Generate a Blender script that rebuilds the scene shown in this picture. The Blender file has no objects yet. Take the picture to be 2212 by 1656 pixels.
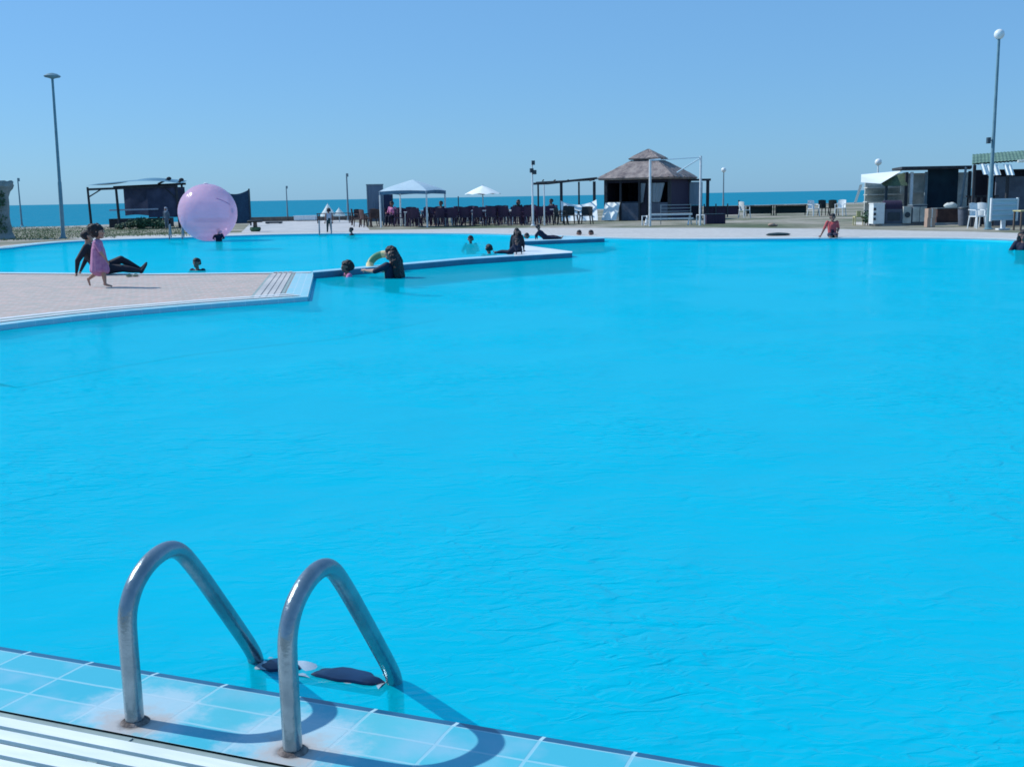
import bpy, bmesh, math, random
import numpy as np
from mathutils import Vector, Matrix, Quaternion
from mathutils.geometry import tessellate_polygon
random.seed(7)
S = bpy.context.scene
COL = S.collection
R = math.radians

# ------------------------------------------------------------------ camera, sky, sun, exposure
IMG_W, IMG_H, FOC, CAM_H = 2212.0, 1656.0, 2350.0, 1.40
ROLL = math.atan(32 / 1800.0)
PITCH = math.atan((828 - 424.3) * math.cos(ROLL) / FOC)
FW = Vector((0, math.cos(PITCH), -math.sin(PITCH)))
UP0 = Vector((0, math.sin(PITCH), math.cos(PITCH)))
R0 = Vector((1, 0, 0))
RT = R0 * math.cos(ROLL) - UP0 * math.sin(ROLL)
UP = UP0 * math.cos(ROLL) + R0 * math.sin(ROLL)
cd = bpy.data.cameras.new('camera')
cam = bpy.data.objects.new('camera', cd)
COL.objects.link(cam)
M3 = Matrix((RT, UP, -FW)).transposed()
cam.matrix_world = Matrix.Translation((0, 0, CAM_H)) @ M3.to_4x4()
cd.sensor_width = 36.0
cd.lens = 36.0 * FOC / IMG_W
cd.clip_start = 0.05
cd.clip_end = 60000
S.camera = cam

TOSUN = Vector((-1.011, 0.351, 1.0)).normalized()
world = bpy.data.worlds.new('World')
S.world = world
world.use_nodes = True
wn = world.node_tree.nodes
wl = world.node_tree.links
wn.clear()
sky = wn.new('ShaderNodeTexSky')
sky.sky_type = 'NISHITA'
sky.sun_disc = False
sky.sun_elevation = math.asin(TOSUN.z)
sky.sun_rotation = math.atan2(TOSUN.x, TOSUN.y)
sky.altitude = 0
sky.air_density = 1.0
sky.dust_density = 0.3
sky.ozone_density = 2.0
tint = wn.new('ShaderNodeMix')
tint.data_type = 'RGBA'
tint.blend_type = 'MULTIPLY'
tint.inputs[0].default_value = 1.0
tint.inputs[7].default_value = (0.62, 1.0, 1.42, 1)
bg = wn.new('ShaderNodeBackground')
bg.inputs[1].default_value = 0.105
wo = wn.new('ShaderNodeOutputWorld')
wl.new(sky.outputs[0], tint.inputs[6])
# thin even summer haze over the whole sky
hz_mix = wn.new('ShaderNodeMix')
hz_mix.data_type = 'RGBA'
hz_mix.inputs[0].default_value = 0.62
hz_mix.inputs[7].default_value = (1.66, 3.95, 7.0, 1)
wl.new(tint.outputs[2], hz_mix.inputs[6])
wl.new(hz_mix.outputs[2], bg.inputs[0])
wl.new(bg.outputs[0], wo.inputs[0])

sd = bpy.data.lights.new('sun', 'SUN')
sd.energy = 4.2
sd.angle = R(0.55)
sd.color = (1.0, 0.97, 0.92)
sun = bpy.data.objects.new('sun', sd)
sun.rotation_mode = 'QUATERNION'
sun.rotation_quaternion = TOSUN.to_track_quat('Z', 'Y')
sun.location = TOSUN * 60
COL.objects.link(sun)
S.view_settings.view_transform = 'Standard'
S.view_settings.look = 'None'
S.view_settings.exposure = 0.0
S.view_settings.gamma = 1.0
S.render.engine = 'CYCLES'
S.cycles.use_denoising = True
S.cycles.max_bounces = 8
S.cycles.transparent_max_bounces = 12
S.cycles.filter_width = 1.7
S.cycles.caustics_reflective = False
S.cycles.caustics_refractive = False

# ------------------------------------------------------------------ measuring helpers (points of the real place)
def ray(px, py):
    return FW + RT * ((px - IMG_W / 2) / FOC) - UP * ((py - IMG_H / 2) / FOC)
def G(px, py, z=0.0):
    d = ray(px, py)
    return Vector((0, 0, CAM_H)) + d * ((z - CAM_H) / d.z)
def D(px, py, Y):
    d = ray(px, py)
    return Vector((0, 0, CAM_H)) + d * (Y / d.y)

# ------------------------------------------------------------------ mesh builder
class MB:
    def __init__(s):
        s.v, s.f, s.m, s.uv = [], [], [], []
    def add(s, vs, fs, m=0, uvs=None):
        b = len(s.v)
        s.v += [tuple(q) for q in vs]
        for i, f in enumerate(fs):
            s.f.append([b + k for k in f]); s.m.append(m)
            s.uv.append(uvs[i] if uvs else [(0, 0)] * len(f))
        return s
    def box(s, c, d, rz=0.0, m=0, mat=None):
        x, y, z = d[0] / 2, d[1] / 2, d[2] / 2
        P = [Vector((a, b, e)) for e in (-z, z) for b in (-y, y) for a in (-x, x)]
        rot = mat if mat is not None else Matrix.Rotation(rz, 3, 'Z')
        P = [rot @ p + Vector(c) for p in P]
        return s.add(P, [(0, 2, 3, 1), (4, 5, 7, 6), (0, 1, 5, 4), (2, 6, 7, 3), (0, 4, 6, 2), (1, 3, 7, 5)], m)
    def bar(s, a, b, w, h, m=0):
        a, b = Vector(a), Vector(b)
        q = (b - a).to_track_quat('X', 'Z').to_matrix()
        return s.box((a + b) / 2, ((b - a).length, w, h), m=m, mat=q)
    def tube(s, path, r, n=8, m=0, caps=True):
        P = [Vector(p) for p in path]
        rr = r if isinstance(r, (list, tuple)) else [r] * len(P)
        vs, fs = [], []
        t0 = (P[1] - P[0]).normalized()
        ref = Vector((0, 0, 1)) if abs(t0.z) < .9 else Vector((1, 0, 0))
        u = t0.cross(ref).normalized()
        for i, p in enumerate(P):
            t = (P[min(i + 1, len(P) - 1)] - P[max(i - 1, 0)]).normalized()
            u = (u - t * u.dot(t)).normalized()
            w = t.cross(u)
            for k in range(n):
                a = 2 * math.pi * k / n
                vs.append(p + (u * math.cos(a) + w * math.sin(a)) * rr[i])
        for i in range(len(P) - 1):
            for k in range(n):
                k2 = (k + 1) % n
                fs.append((i * n + k, i * n + k2, (i + 1) * n + k2, (i + 1) * n + k))
        if caps:
            fs.append(tuple(range(n - 1, -1, -1)))
            fs.append(tuple((len(P) - 1) * n + k for k in range(n)))
        return s.add(vs, fs, m)
    def lathe(s, c, prof, n=16, m=0, sx=1, sy=1):
        vs, fs = [], []
        c = Vector(c)
        for (r, z) in prof:
            for k in range(n):
                a = 2 * math.pi * k / n
                vs.append(c + Vector((r * math.cos(a) * sx, r * math.sin(a) * sy, z)))
        for i in range(len(prof) - 1):
            for k in range(n):
                k2 = (k + 1) % n
                fs.append((i * n + k, i * n + k2, (i + 1) * n + k2, (i + 1) * n + k))
        fs.append(tuple(range(n - 1, -1, -1)))
        fs.append(tuple((len(prof) - 1) * n + k for k in range(n)))
        return s.add(vs, fs, m)
    def ball(s, c, r, n=16, k=10, m=0):
        rx, ry, rz = r if isinstance(r, (list, tuple)) else (r, r, r)
        pr = [(max(math.sin(math.pi * i / k), .002), -math.cos(math.pi * i / k)) for i in range(k + 1)]
        b = len(s.v)
        s.lathe((0, 0, 0), pr, n, m)
        for i in range(b, len(s.v)):
            x, y, z = s.v[i]
            s.v[i] = (c[0] + x * rx, c[1] + y * ry, c[2] + z * rz)
        return s
    def prism(s, poly, z0, z1, m=0):
        P = [Vector((p[0], p[1], 0)) for p in poly]
        n = len(P)
        tr = tessellate_polygon([P])
        vs = [(p.x, p.y, z1) for p in P] + [(p.x, p.y, z0) for p in P]
        area = sum(P[i].x * P[(i + 1) % n].y - P[(i + 1) % n].x * P[i].y for i in range(n))
        fs = []
        for t in tr:
            a, b, c = t
            cr = (P[b] - P[a]).cross(P[c] - P[a]).z
            t = (a, b, c) if cr > 0 else (a, c, b)
            fs.append(t); fs.append((t[2] + n, t[1] + n, t[0] + n))
        for i in range(n):
            j = (i + 1) % n
            q = (i, i + n, j + n, j)
            fs.append(q if area > 0 else q[::-1])
        return s.add(vs, fs, m)
    def grid(s, fn, nu, nv, m=0):
        vs = [fn(i / nu, j / nv) for j in range(nv + 1) for i in range(nu + 1)]
        fs, uvs = [], []
        for j in range(nv):
            for i in range(nu):
                a = j * (nu + 1) + i
                fs.append((a, a + 1, a + nu + 2, a + nu + 1))
                uvs.append([(i / nu, j / nv), ((i + 1) / nu, j / nv), ((i + 1) / nu, (j + 1) / nv), (i / nu, (j + 1) / nv)])
        return s.add(vs, fs, m, uvs)
    def build(s, name, mats, parent=None, smooth=False, ang=40):
        me = bpy.data.meshes.new(name)
        me.from_pydata(s.v, [], s.f)
        uvl = me.uv_layers.new(name='UVMap')
        flat = [c for f in s.uv for uv in f for c in uv]
        if len(flat) == len(uvl.data) * 2:
            uvl.data.foreach_set('uv', flat)
        ml = mats if isinstance(mats, (list, tuple)) else [mats]
        for m in ml: me.materials.append(m)
        me.polygons.foreach_set('material_index', s.m)
        me.update()
        if smooth:
            me.polygons.foreach_set('use_smooth', [True] * len(me.polygons))
            me.set_sharp_from_angle(angle=R(ang))
        o = bpy.data.objects.new(name, me)
        COL.objects.link(o)
        if parent is not None: o.parent = parent
        return o

def thing(name, label, cat, loc=(0, 0, 0), rz=0.0, group=None):
    o = bpy.data.objects.new(name, None)
    o.empty_display_size = .2
    COL.objects.link(o)
    o.location = loc
    o.rotation_euler = (0, 0, rz)
    o['label'] = label; o['category'] = cat
    if group: o['group'] = group
    return o
def tag(o, label, cat, group=None):
    o['label'] = label; o['category'] = cat
    if group: o['group'] = group
    return o
def struct(o):
    o['kind'] = 'structure'
    return o
def dup(root, loc, rz=0.0, label=None, group=None, sc=None):
    r = root.copy(); COL.objects.link(r)
    r.location = loc; r.rotation_euler = (0, 0, rz)
    if sc: r.scale = (sc, sc, sc)
    if label: r['label'] = label
    if group: r['group'] = group
    for ch in list(root.children):
        c = ch.copy(); COL.objects.link(c); c.parent = r
        for g in list(ch.children):
            d = g.copy(); COL.objects.link(d); d.parent = c
    return r

# ------------------------------------------------------------------ materials
def pmat(name, col, col2=None, scale=3.0, rough=.6, bump=0.0, bscale=40, spec=.4, metal=0.0, stretch=(1, 1, 1), contrast=(.35, .65), trans=0, alpha=None, tl=0):
    m = bpy.data.materials.new(name)
    m.use_nodes = True
    N, L = m.node_tree.nodes, m.node_tree.links
    b = N['Principled BSDF']
    b.inputs['Roughness'].default_value = rough
    b.inputs['Metallic'].default_value = metal
    b.inputs['Specular IOR Level'].default_value = spec
    tc = N.new('ShaderNodeTexCoord')
    mp = N.new('ShaderNodeMapping')
    mp.inputs['Scale'].default_value = stretch
    L.new(tc.outputs['Object'], mp.inputs[0])
    if col2 is None:
        col2 = tuple(c * .8 for c in col)
    nz = N.new('ShaderNodeTexNoise')
    nz.inputs['Scale'].default_value = scale
    nz.inputs['Detail'].default_value = 5
    nz.inputs['Roughness'].default_value = .62
    L.new(mp.outputs[0], nz.inputs['Vector'])
    cr = N.new('ShaderNodeValToRGB')
    cr.color_ramp.elements[0].position = contrast[0]
    cr.color_ramp.elements[1].position = contrast[1]
    cr.color_ramp.elements[0].color = (*col2, 1)
    cr.color_ramp.elements[1].color = (*col, 1)
    L.new(nz.outputs[0], cr.inputs[0])
    L.new(cr.outputs[0], b.inputs['Base Color'])
    if bump:
        n2 = N.new('ShaderNodeTexNoise')
        n2.inputs['Scale'].default_value = bscale
        n2.inputs['Detail'].default_value = 4
        L.new(mp.outputs[0], n2.inputs['Vector'])
        bp = N.new('ShaderNodeBump')
        bp.inputs['Strength'].default_value = bump
        bp.inputs['Distance'].default_value = .02
        L.new(n2.outputs[0], bp.inputs['Height'])
        L.new(bp.outputs[0], b.inputs['Normal'])
    if tl:
        tn = N.new('ShaderNodeBsdfTranslucent'); L.new(cr.outputs[0], tn.inputs[0])
        ms_ = N.new('ShaderNodeMixShader'); ms_.inputs[0].default_value = tl
        L.new(b.outputs[0], ms_.inputs[1]); L.new(tn.outputs[0], ms_.inputs[2])
        L.new(ms_.outputs[0], N['Material Output'].inputs[0])
    if trans:
        b.inputs['Transmission Weight'].default_value = trans
    if alpha is not None:
        b.inputs['Alpha'].default_value = alpha
    return m

M = {}
M['white_metal'] = pmat('white_painted_metal', (.74, .80, .83), (.60, .66, .70), 6, .4)
M['grey_metal'] = pmat('grey_galvanised_metal', (.20, .27, .31), (.15, .21, .25), 5, .45)
M['dark_metal'] = pmat('dark_metal', (.035, .06, .08), (.02, .04, .06), 5, .5)
M['pole_metal'] = pmat('teal_grey_pole', (.15, .28, .34), (.10, .21, .27), 4, .5)
M['white_cloth'] = pmat('white_cloth', (.86, .92, .90), (.78, .85, .85), 2, .8, tl=.4)
M['white_plastic'] = pmat('white_plastic', (.78, .84, .86), (.68, .74, .77), 4, .35)
M['white_sheet'] = pmat('white_sheet', (.84, .90, .89), (.76, .83, .83), 2, .8)
M['canopy'] = pmat('canopy_cloth', (.58, .76, .86), (.50, .68, .80), 1.5, .7, tl=.25)
M['maroon'] = pmat('maroon_plastic', (.060, .022, .070), (.022, .012, .045), 3, .45)
M['navy'] = pmat('navy_cloth', (.012, .016, .05), (.006, .010, .03), 8, .8)
M['black_cloth'] = pmat('black_cloth', (.010, .014, .030), (.005, .008, .018), 8, .75)
M['black_plastic'] = pmat('black_plastic', (.02, .025, .025), (.01, .014, .014), 6, .5)
M['timber'] = pmat('dark_timber', (.045, .050, .060), (.020, .026, .036), 6, .8, .4, 30, stretch=(1, 1, .2))
M['timber_light'] = pmat('weathered_timber', (.16, .13, .11), (.09, .075, .07), 5, .8, .4, 30, stretch=(1, 1, .2))
M['shade_cloth'] = pmat('shade_cloth', (.085, .10, .17), (.045, .06, .11), 1.6, .9, .3, 14, tl=.3)
M['tarp_blue'] = pmat('blue_tarpaulin', (.10, .27, .38), (.05, .16, .25), 1.2, .6, .3, 6)
M['thatch'] = pmat('grey_thatch', (.36, .31, .29), (.16, .135, .14), 2.4, .95, 1.0, 60, stretch=(1, 1, 1))
M['thatch_dark'] = M['thatch']
M['hut_wall'] = pmat('hut_grey_wall', (.11, .14, .19), (.07, .09, .13), 3, .8, .2, 20)
M['hut_dark'] = pmat('hut_dark_boards', (.020, .018, .035), (.010, .010, .022), 3, .8, .3, 20)
M['purple_board'] = pmat('dark_purple_boards', (.045, .03, .07), (.025, .018, .045), 5, .8, .2, 20, stretch=(6, 6, .4))
M['teal_wall'] = pmat('dark_teal_wall', (.012, .045, .070), (.006, .022, .042), 1.4, .8)
M['grey_wall'] = pmat('grey_block_wall', (.56, .60, .58), (.34, .38, .37), 3, .9, .3, 15)
M['green_roof'] = pmat('faded_green_roof', (.13, .24, .19), (.07, .15, .12), 2, .8, .3, 10)
M['brown'] = pmat('brown_wood', (.10, .06, .055), (.05, .03, .035), 4, .7)
M['cardboard'] = pmat('cardboard', (.42, .31, .25), (.34, .25, .20), 3, .9)
M['pale_blue'] = pmat('pale_blue_board', (.40, .62, .70), (.30, .52, .62), 3, .6, stretch=(.4, .4, 5))
M['yellow'] = pmat('faded_yellow', (.52, .50, .26), (.38, .38, .20), 4, .7)
M['concrete'] = pmat('pale_concrete', (.53, .53, .53), (.38, .40, .42), .9, .9, .25, 20)
M['stone'] = pmat('grey_stone', (.26, .30, .31), (.13, .18, .18), 3, .95, .8, 14)
M['leaf'] = pmat('leaves', (.075, .16, .085), (.03, .075, .05), 2.5, .7, spec=.2)
M['leaf_dry'] = pmat('dusty_leaves', (.13, .18, .11), (.06, .10, .075), 2.5, .8, spec=.2)
M['grass'] = pmat('grass_blades', (.20, .25, .13), (.11, .16, .08), .35, .8, spec=.2)
M['steel'] = pmat('weathered_steel', (.31, .38, .42), (.21, .27, .31), 9, .27, .12, 50, metal=.8)
M['steel_wet'] = pmat('wet_steel', (.55, .66, .72), (.40, .52, .60), 9, .25, .2, 40, metal=.4)
M['pad'] = pmat('navy_rubber', (.004, .030, .095), (.003, .018, .06), 9, .35)
M['rust'] = pmat('rusty_stain', (.26, .23, .22), (.07, .06, .06), 30, .9, .4, 80)
M['skin'] = pmat('skin', (.42, .25, .19), (.36, .20, .15), 12, .5)
M['skin_dark'] = pmat('tanned_skin', (.26, .14, .11), (.20, .10, .08), 12, .5)
M['hair'] = pmat('dark_hair', (.012, .012, .018), (.004, .005, .010), 30, .55, .6, 120, stretch=(1, 1, .25))
M['lips'] = pmat('lips', (.30, .10, .09), None, 10, .5)
M['eye'] = pmat('dark_eye', (.01, .01, .012), None, 10, .2)
M['pink'] = pmat('pink_dress_cloth', (.50, .25, .41), (.37, .15, .31), 14, .8, .3, 60)
M['pink_light'] = pmat('light_pink_cloth', (.62, .22, .40), (.50, .16, .33), 6, .8)
M['coral'] = pmat('coral_shirt', (.60, .10, .10), (.42, .06, .08), 8, .8)
M['yellow_top'] = pmat('pale_yellow_top', (.82, .66, .36), (.62, .50, .26), 10, .8)
M['grey_robe'] = pmat('grey_robe', (.13, .18, .24), (.08, .12, .17), 6, .85)
M['scarf'] = pmat('pale_scarf', (.42, .46, .55), (.34, .38, .46), 6, .85)
M['denim'] = pmat('dark_green_shorts', (.012, .045, .055), (.008, .03, .04), 6, .8)
M['glass_globe'] = pmat('opal_globe', (.80, .84, .86), (.72, .77, .80), 4, .2)

def water_mat(name, deep, strength, scales, transp, ior, rough=.03, amp=.04, refl=1.0):
    m = bpy.data.materials.new(name)
    m.use_nodes = True
    N, L = m.node_tree.nodes, m.node_tree.links
    N.clear()
    out = N.new('ShaderNodeOutputMaterial')
    tc = N.new('ShaderNodeTexCoord')
    hs = []
    for (sc, wgt, stx, sty, rot) in scales:
        mp = N.new('ShaderNodeMapping')
        mp.inputs['Scale'].default_value = (stx, sty, 1)
        mp.inputs['Rotation'].default_value = (0, 0, rot)
        L.new(tc.outputs['Object'], mp.inputs[0])
        nz = N.new('ShaderNodeTexNoise')
        nz.inputs['Scale'].default_value = sc
        nz.inputs['Detail'].default_value = 2.5
        nz.inputs['Distortion'].default_value = .9
        L.new(mp.outputs[0], nz.inputs['Vector'])
        # wind ripples: crests lean over to one side
        a = N.new('ShaderNodeMath'); a.operation = 'SUBTRACT'; a.inputs[1].default_value = .5
        L.new(nz.outputs[0], a.inputs[0])
        of = N.new('ShaderNodeVectorMath'); of.operation = 'SCALE'; of.inputs[0].default_value = (.72 * 1.5 / sc, -.70 * 1.5 / sc, 0)
        L.new(a.outputs[0], of.inputs['Scale'])
        av = N.new('ShaderNodeVectorMath'); av.operation = 'SUBTRACT'
        L.new(mp.outputs[0], av.inputs[0]); L.new(of.outputs[0], av.inputs[1])
        b = N.new('ShaderNodeTexNoise')
        b.inputs['Scale'].default_value = sc
        b.inputs['Detail'].default_value = 1.2
        b.inputs['Distortion'].default_value = .6
        L.new(av.outputs[0], b.inputs['Vector'])
        c = N.new('ShaderNodeMath'); c.operation = 'MULTIPLY'; c.inputs[1].default_value = wgt
        L.new(b.outputs[0], c.inputs[0])
        hs.append(c)
    h = hs[0]
    for k in hs[1:]:
        ad = N.new('ShaderNodeMath'); ad.operation = 'ADD'
        L.new(h.outputs[0], ad.inputs[0]); L.new(k.outputs[0], ad.inputs[1]); h = ad
    # wind patches: calm and rippled areas
    wp = N.new('ShaderNodeTexNoise'); wp.inputs['Scale'].default_value = .42; wp.inputs['Detail'].default_value = 3
    L.new(tc.outputs['Object'], wp.inputs['Vector'])
    wr = N.new('ShaderNodeMapRange')
    wr.inputs[1].default_value = .40; wr.inputs[2].default_value = .66
    wr.inputs[3].default_value = .06; wr.inputs[4].default_value = 1.0
    L.new(wp.outputs[0], wr.inputs[0])
    mu = N.new('ShaderNodeMath'); mu.operation = 'MULTIPLY'
    L.new(h.outputs[0], mu.inputs[0]); L.new(wr.outputs[0], mu.inputs[1])
    bp = N.new('ShaderNodeBump')
    bp.inputs['Strength'].default_value = strength
    bp.inputs['Distance'].default_value = amp
    L.new(mu.outputs[0], bp.inputs['Height'])
    df = N.new('ShaderNodeBsdfDiffuse')
    cn = N.new('ShaderNodeTexNoise'); cn.inputs['Scale'].default_value = .16; cn.inputs['Detail'].default_value = 2
    L.new(tc.outputs['Object'], cn.inputs['Vector'])
    cr = N.new('ShaderNodeValToRGB')
    cr.color_ramp.elements[0].position = .3; cr.color_ramp.elements[1].position = .7
    cr.color_ramp.elements[0].color = (deep[0] * .9, deep[1] * .95, deep[2] * .97, 1)
    cr.color_ramp.elements[1].color = (*deep, 1)
    L.new(cn.outputs[0], cr.inputs[0]); L.new(cr.outputs[0], df.inputs[0])
    bp3 = N.new('ShaderNodeBump')
    bp3.inputs['Strength'].default_value = strength
    bp3.inputs['Distance'].default_value = amp * .42
    L.new(mu.outputs[0], bp3.inputs['Height'])
    L.new(bp3.outputs[0], df.inputs['Normal'])
    tr = N.new('ShaderNodeBsdfTransparent')
    tr.inputs[0].default_value = (.30, .96, 1.0, 1)
    mx = N.new('ShaderNodeMixShader'); mx.inputs[0].default_value = transp
    L.new(df.outputs[0], mx.inputs[1]); L.new(tr.outputs[0], mx.inputs[2])
    gl = N.new('ShaderNodeBsdfGlossy'); gl.inputs['Roughness'].default_value = rough
    bp2 = N.new('ShaderNodeBump')
    bp2.inputs['Strength'].default_value = strength * .45
    bp2.inputs['Distance'].default_value = amp * .5
    L.new(mu.outputs[0], bp2.inputs['Height'])
    L.new(bp2.outputs[0], gl.inputs['Normal'])
    fr = N.new('ShaderNodeFresnel'); fr.inputs[0].default_value = ior
    L.new(bp.outputs[0], fr.inputs['Normal'])
    m2 = N.new('ShaderNodeMixShader')
    fm = N.new('ShaderNodeMath'); fm.operation = 'MULTIPLY'; fm.inputs[1].default_value = refl
    L.new(fr.outputs[0], fm.inputs[0])
    fk = N.new('ShaderNodeMath'); fk.operation = 'MINIMUM'; fk.inputs[1].default_value = .12
    L.new(fm.outputs[0], fk.inputs[0])
    L.new(fk.outputs[0], m2.inputs[0]); L.new(mx.outputs[0], m2.inputs[1]); L.new(gl.outputs[0], m2.inputs[2])
    L.new(m2.outputs[0], out.inputs[0])
    return m
M['pool_water'] = water_mat('pool_water', (.0005, .565, .73), 1.0,
                            [(4.8, 1.0, .8, 1.5, .15), (14., .42, .8, 1.4, -.35), (1.3, .8, 1.0, 1.2, .9)], .50, 1.17, .06, .078, .65)
M['sea'] = water_mat('sea_water', (.006, .215, .33), .8, [(.25, 1.0, .6, 1.4, .1), (.9, .4, .6, 1.4, -.2)], .0, 1.10, .3, .5, .22)
M['pool_floor'] = pmat('pool_blue_floor', (.001, .605, .78), (.001, .57, .745), 1.2, .7)

def tile_mat(name, c1, c2, mortar, bw, rh, ms, offset=0.0, noise=.5, stain=None, rough=.35):
    m = bpy.data.materials.new(name)
    m.use_nodes = True
    N, L = m.node_tree.nodes, m.node_tree.links
    b = N['Principled BSDF']
    b.inputs['Roughness'].default_value = rough
    uv = N.new('ShaderNodeUVMap')
    # slightly irregular joints
    nd = N.new('ShaderNodeTexNoise'); nd.inputs['Scale'].default_value = 9
    L.new(uv.outputs[0], nd.inputs['Vector'])
    sb = N.new('ShaderNodeVectorMath'); sb.operation = 'SUBTRACT'; sb.inputs[1].default_value = (.5, .5, .5)
    L.new(nd.outputs[1], sb.inputs[0])
    sc = N.new('ShaderNodeVectorMath'); sc.operation = 'SCALE'; sc.inputs['Scale'].default_value = ms * 1.2
    L.new(sb.outputs[0], sc.inputs[0])
    ad = N.new('ShaderNodeVectorMath'); ad.operation = 'ADD'
    L.new(uv.outputs[0], ad.inputs[0]); L.new(sc.outputs[0], ad.inputs[1])
    br = N.new('ShaderNodeTexBrick')
    br.offset = offset
    br.inputs['Scale'].default_value = 1
    br.inputs['Brick Width'].default_value = bw
    br.inputs['Row Height'].default_value = rh
    br.inputs['Mortar Size'].default_value = ms
    br.inputs['Mortar Smooth'].default_value = .3
    br.inputs['Color1'].default_value = (*c1, 1)
    br.inputs['Color2'].default_value = (*c2, 1)
    br.inputs['Mortar'].default_value = (*mortar, 1)
    L.new(ad.outputs[0], br.inputs['Vector'])
    nz = N.new('ShaderNodeTexNoise'); nz.inputs['Scale'].default_value = 5; nz.inputs['Detail'].default_value = 6
    L.new(uv.outputs[0], nz.inputs['Vector'])
    rm = N.new('ShaderNodeValToRGB')
    rm.color_ramp.elements[0].position = .48; rm.color_ramp.elements[1].position = .68
    rm.color_ramp.elements[0].color = (0, 0, 0, 1); rm.color_ramp.elements[1].color = (noise, noise, noise, 1)
    L.new(nz.outputs[0], rm.inputs[0])
    mx = N.new('ShaderNodeMix'); mx.data_type = 'RGBA'
    L.new(rm.outputs[0], mx.inputs[0]); L.new(br.outputs[0], mx.inputs[6])
    mx.inputs[7].default_value = (*(stain or mortar), 1)
    L.new(mx.outputs[2], b.inputs['Base Color'])
    bp = N.new('ShaderNodeBump'); bp.inputs['Strength'].default_value = .25; bp.inputs['Distance'].default_value = .01
    L.new(br.outputs['Fac'], bp.inputs['Height']); bp.invert = True
    L.new(bp.outputs[0], b.inputs['Normal'])
    return m
M['lip_tile'] = tile_mat('pool_lip_tiles', (.045, .44, .57), (.11, .51, .61), (.25, .56, .66), .25, .116, .0055, 0, .45, (.34, .52, .66))
M['lip_tile_far'] = tile_mat('pale_lip_tiles', (.26, .60, .68), (.32, .62, .70), (.50, .70, .76), .25, .116, .007, 0, .6, (.48, .62, .68))
M['brick'] = tile_mat('brick_paving', (.52, .37, .33), (.37, .32, .29), (.47, .46, .45), .30, .15, .018, .5, .85, (.33, .34, .31), .8)
M['paving'] = tile_mat('concrete_paving', (.47, .47, .455), (.42, .425, .42), (.35, .36, .36), 1.6, 1.6, .012, 0, .6, (.60, .60, .60), .9)

# ------------------------------------------------------------------ setting: pool outline, land, water, sea
WZ = -0.07
E0 = G(0, 1396); E1 = G(1570, 1656)
DV = (E1 - E0).normalized()
NV = Vector((-DV.y, DV.x, 0))
def E(a, p, z=0.0):           # along near edge, perpendicular towards the pool
    q = E0 + DV * a + NV * p
    return Vector((q.x, q.y, z))

far_px = [(0, 537), (60, 529), (130, 522), (220, 517.5), (300, 515), (390, 512.5), (470, 509.5), (560, 506.5), (640, 505), (720, 504), (850, 503.5), (1000, 504), (1120, 507), (1220, 511), (1320, 514.5), (1450, 516), (1600, 515.5), (1800, 514), (2000, 514), (2120, 516), (2212, 520)]
far = [G(x, y) for x, y in far_px]
far = [Vector((-23, 27, 0)), Vector((-20, 32, 0))] + far + [Vector((16.2, 26.5, 0)), Vector((18.5, 21, 0)), Vector((19, 14, 0)), Vector((18, 6, 0))]
near = [E(16, 0), E(8, 0), E(4, 0), E(2.33, 0), E(1.2, 0), E(0, 0), E(-4, 0), E(-9, 0), E(-20, 0)]
outline = far + near[:]       # far runs left to right, near right to left
def smooth_poly(P, it=2):
    for _ in range(it):
        Q = [P[0]]
        for a, b in zip(P, P[1:]):
            Q += [a.lerp(b, .25), a.lerp(b, .75)]
        Q.append(P[-1]); P = Q
    return P
far_s = smooth_poly(far, 2)
outline = far_s + near

def poly_obj(name, outer, holes, z, mat, uvscale=1.0):
    loops = [[Vector((p.x, p.y, 0)) for p in outer]] + [[Vector((p.x, p.y, 0)) for p in h] for h in holes]
    tri = tessellate_polygon(loops)
    vs = [p for l in loops for p in l]
    mb = MB()
    fs, uvs = [], []
    for t in tri:
        a, b, c = t
        if (vs[b] - vs[a]).cross(vs[c] - vs[a]).z < 0: t = (a, c, b)
        fs.append(t); uvs.append([(vs[k].x, vs[k].y) for k in t])
    mb.add([(p.x, p.y, z) for p in vs], fs, 0, uvs)
    return mb.build(name, mat)

def ribbon(mb, line, o0, o1, z0, z1, m=0, side=1):
    # strip beside a polyline; offsets measured along the left normal times side
    nrm = []
    for i, p in enumerate(line):
        t = (line[min(i + 1, len(line) - 1)] - line[max(i - 1, 0)]).normalized()
        nrm.append(Vector((-t.y, t.x, 0)) * side)
    acc = 0
    vs, fs, uvs = [], [], []
    us = []
    for i, p in enumerate(line):
        if i: acc += (p - line[i - 1]).length
        us.append(acc)
        a = p + nrm[i] * o0; b = p + nrm[i] * o1
        vs += [(a.x, a.y, z0), (b.x, b.y, z1)]
    for i in range(len(line) - 1):
        f = (2 * i, 2 * i + 1, 2 * i + 3, 2 * i + 2)
        u = [(us[i], o0), (us[i], o1), (us[i + 1], o1), (us[i + 1], o0)]
        a, b, c = (Vector(vs[k]) for k in f[:3])
        if (b - a).cross(c - b).z < 0:
            f = f[::-1]; u = u[::-1]
        fs.append(f); uvs.append(u)
    mb.add(vs, fs, m, uvs)

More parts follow.
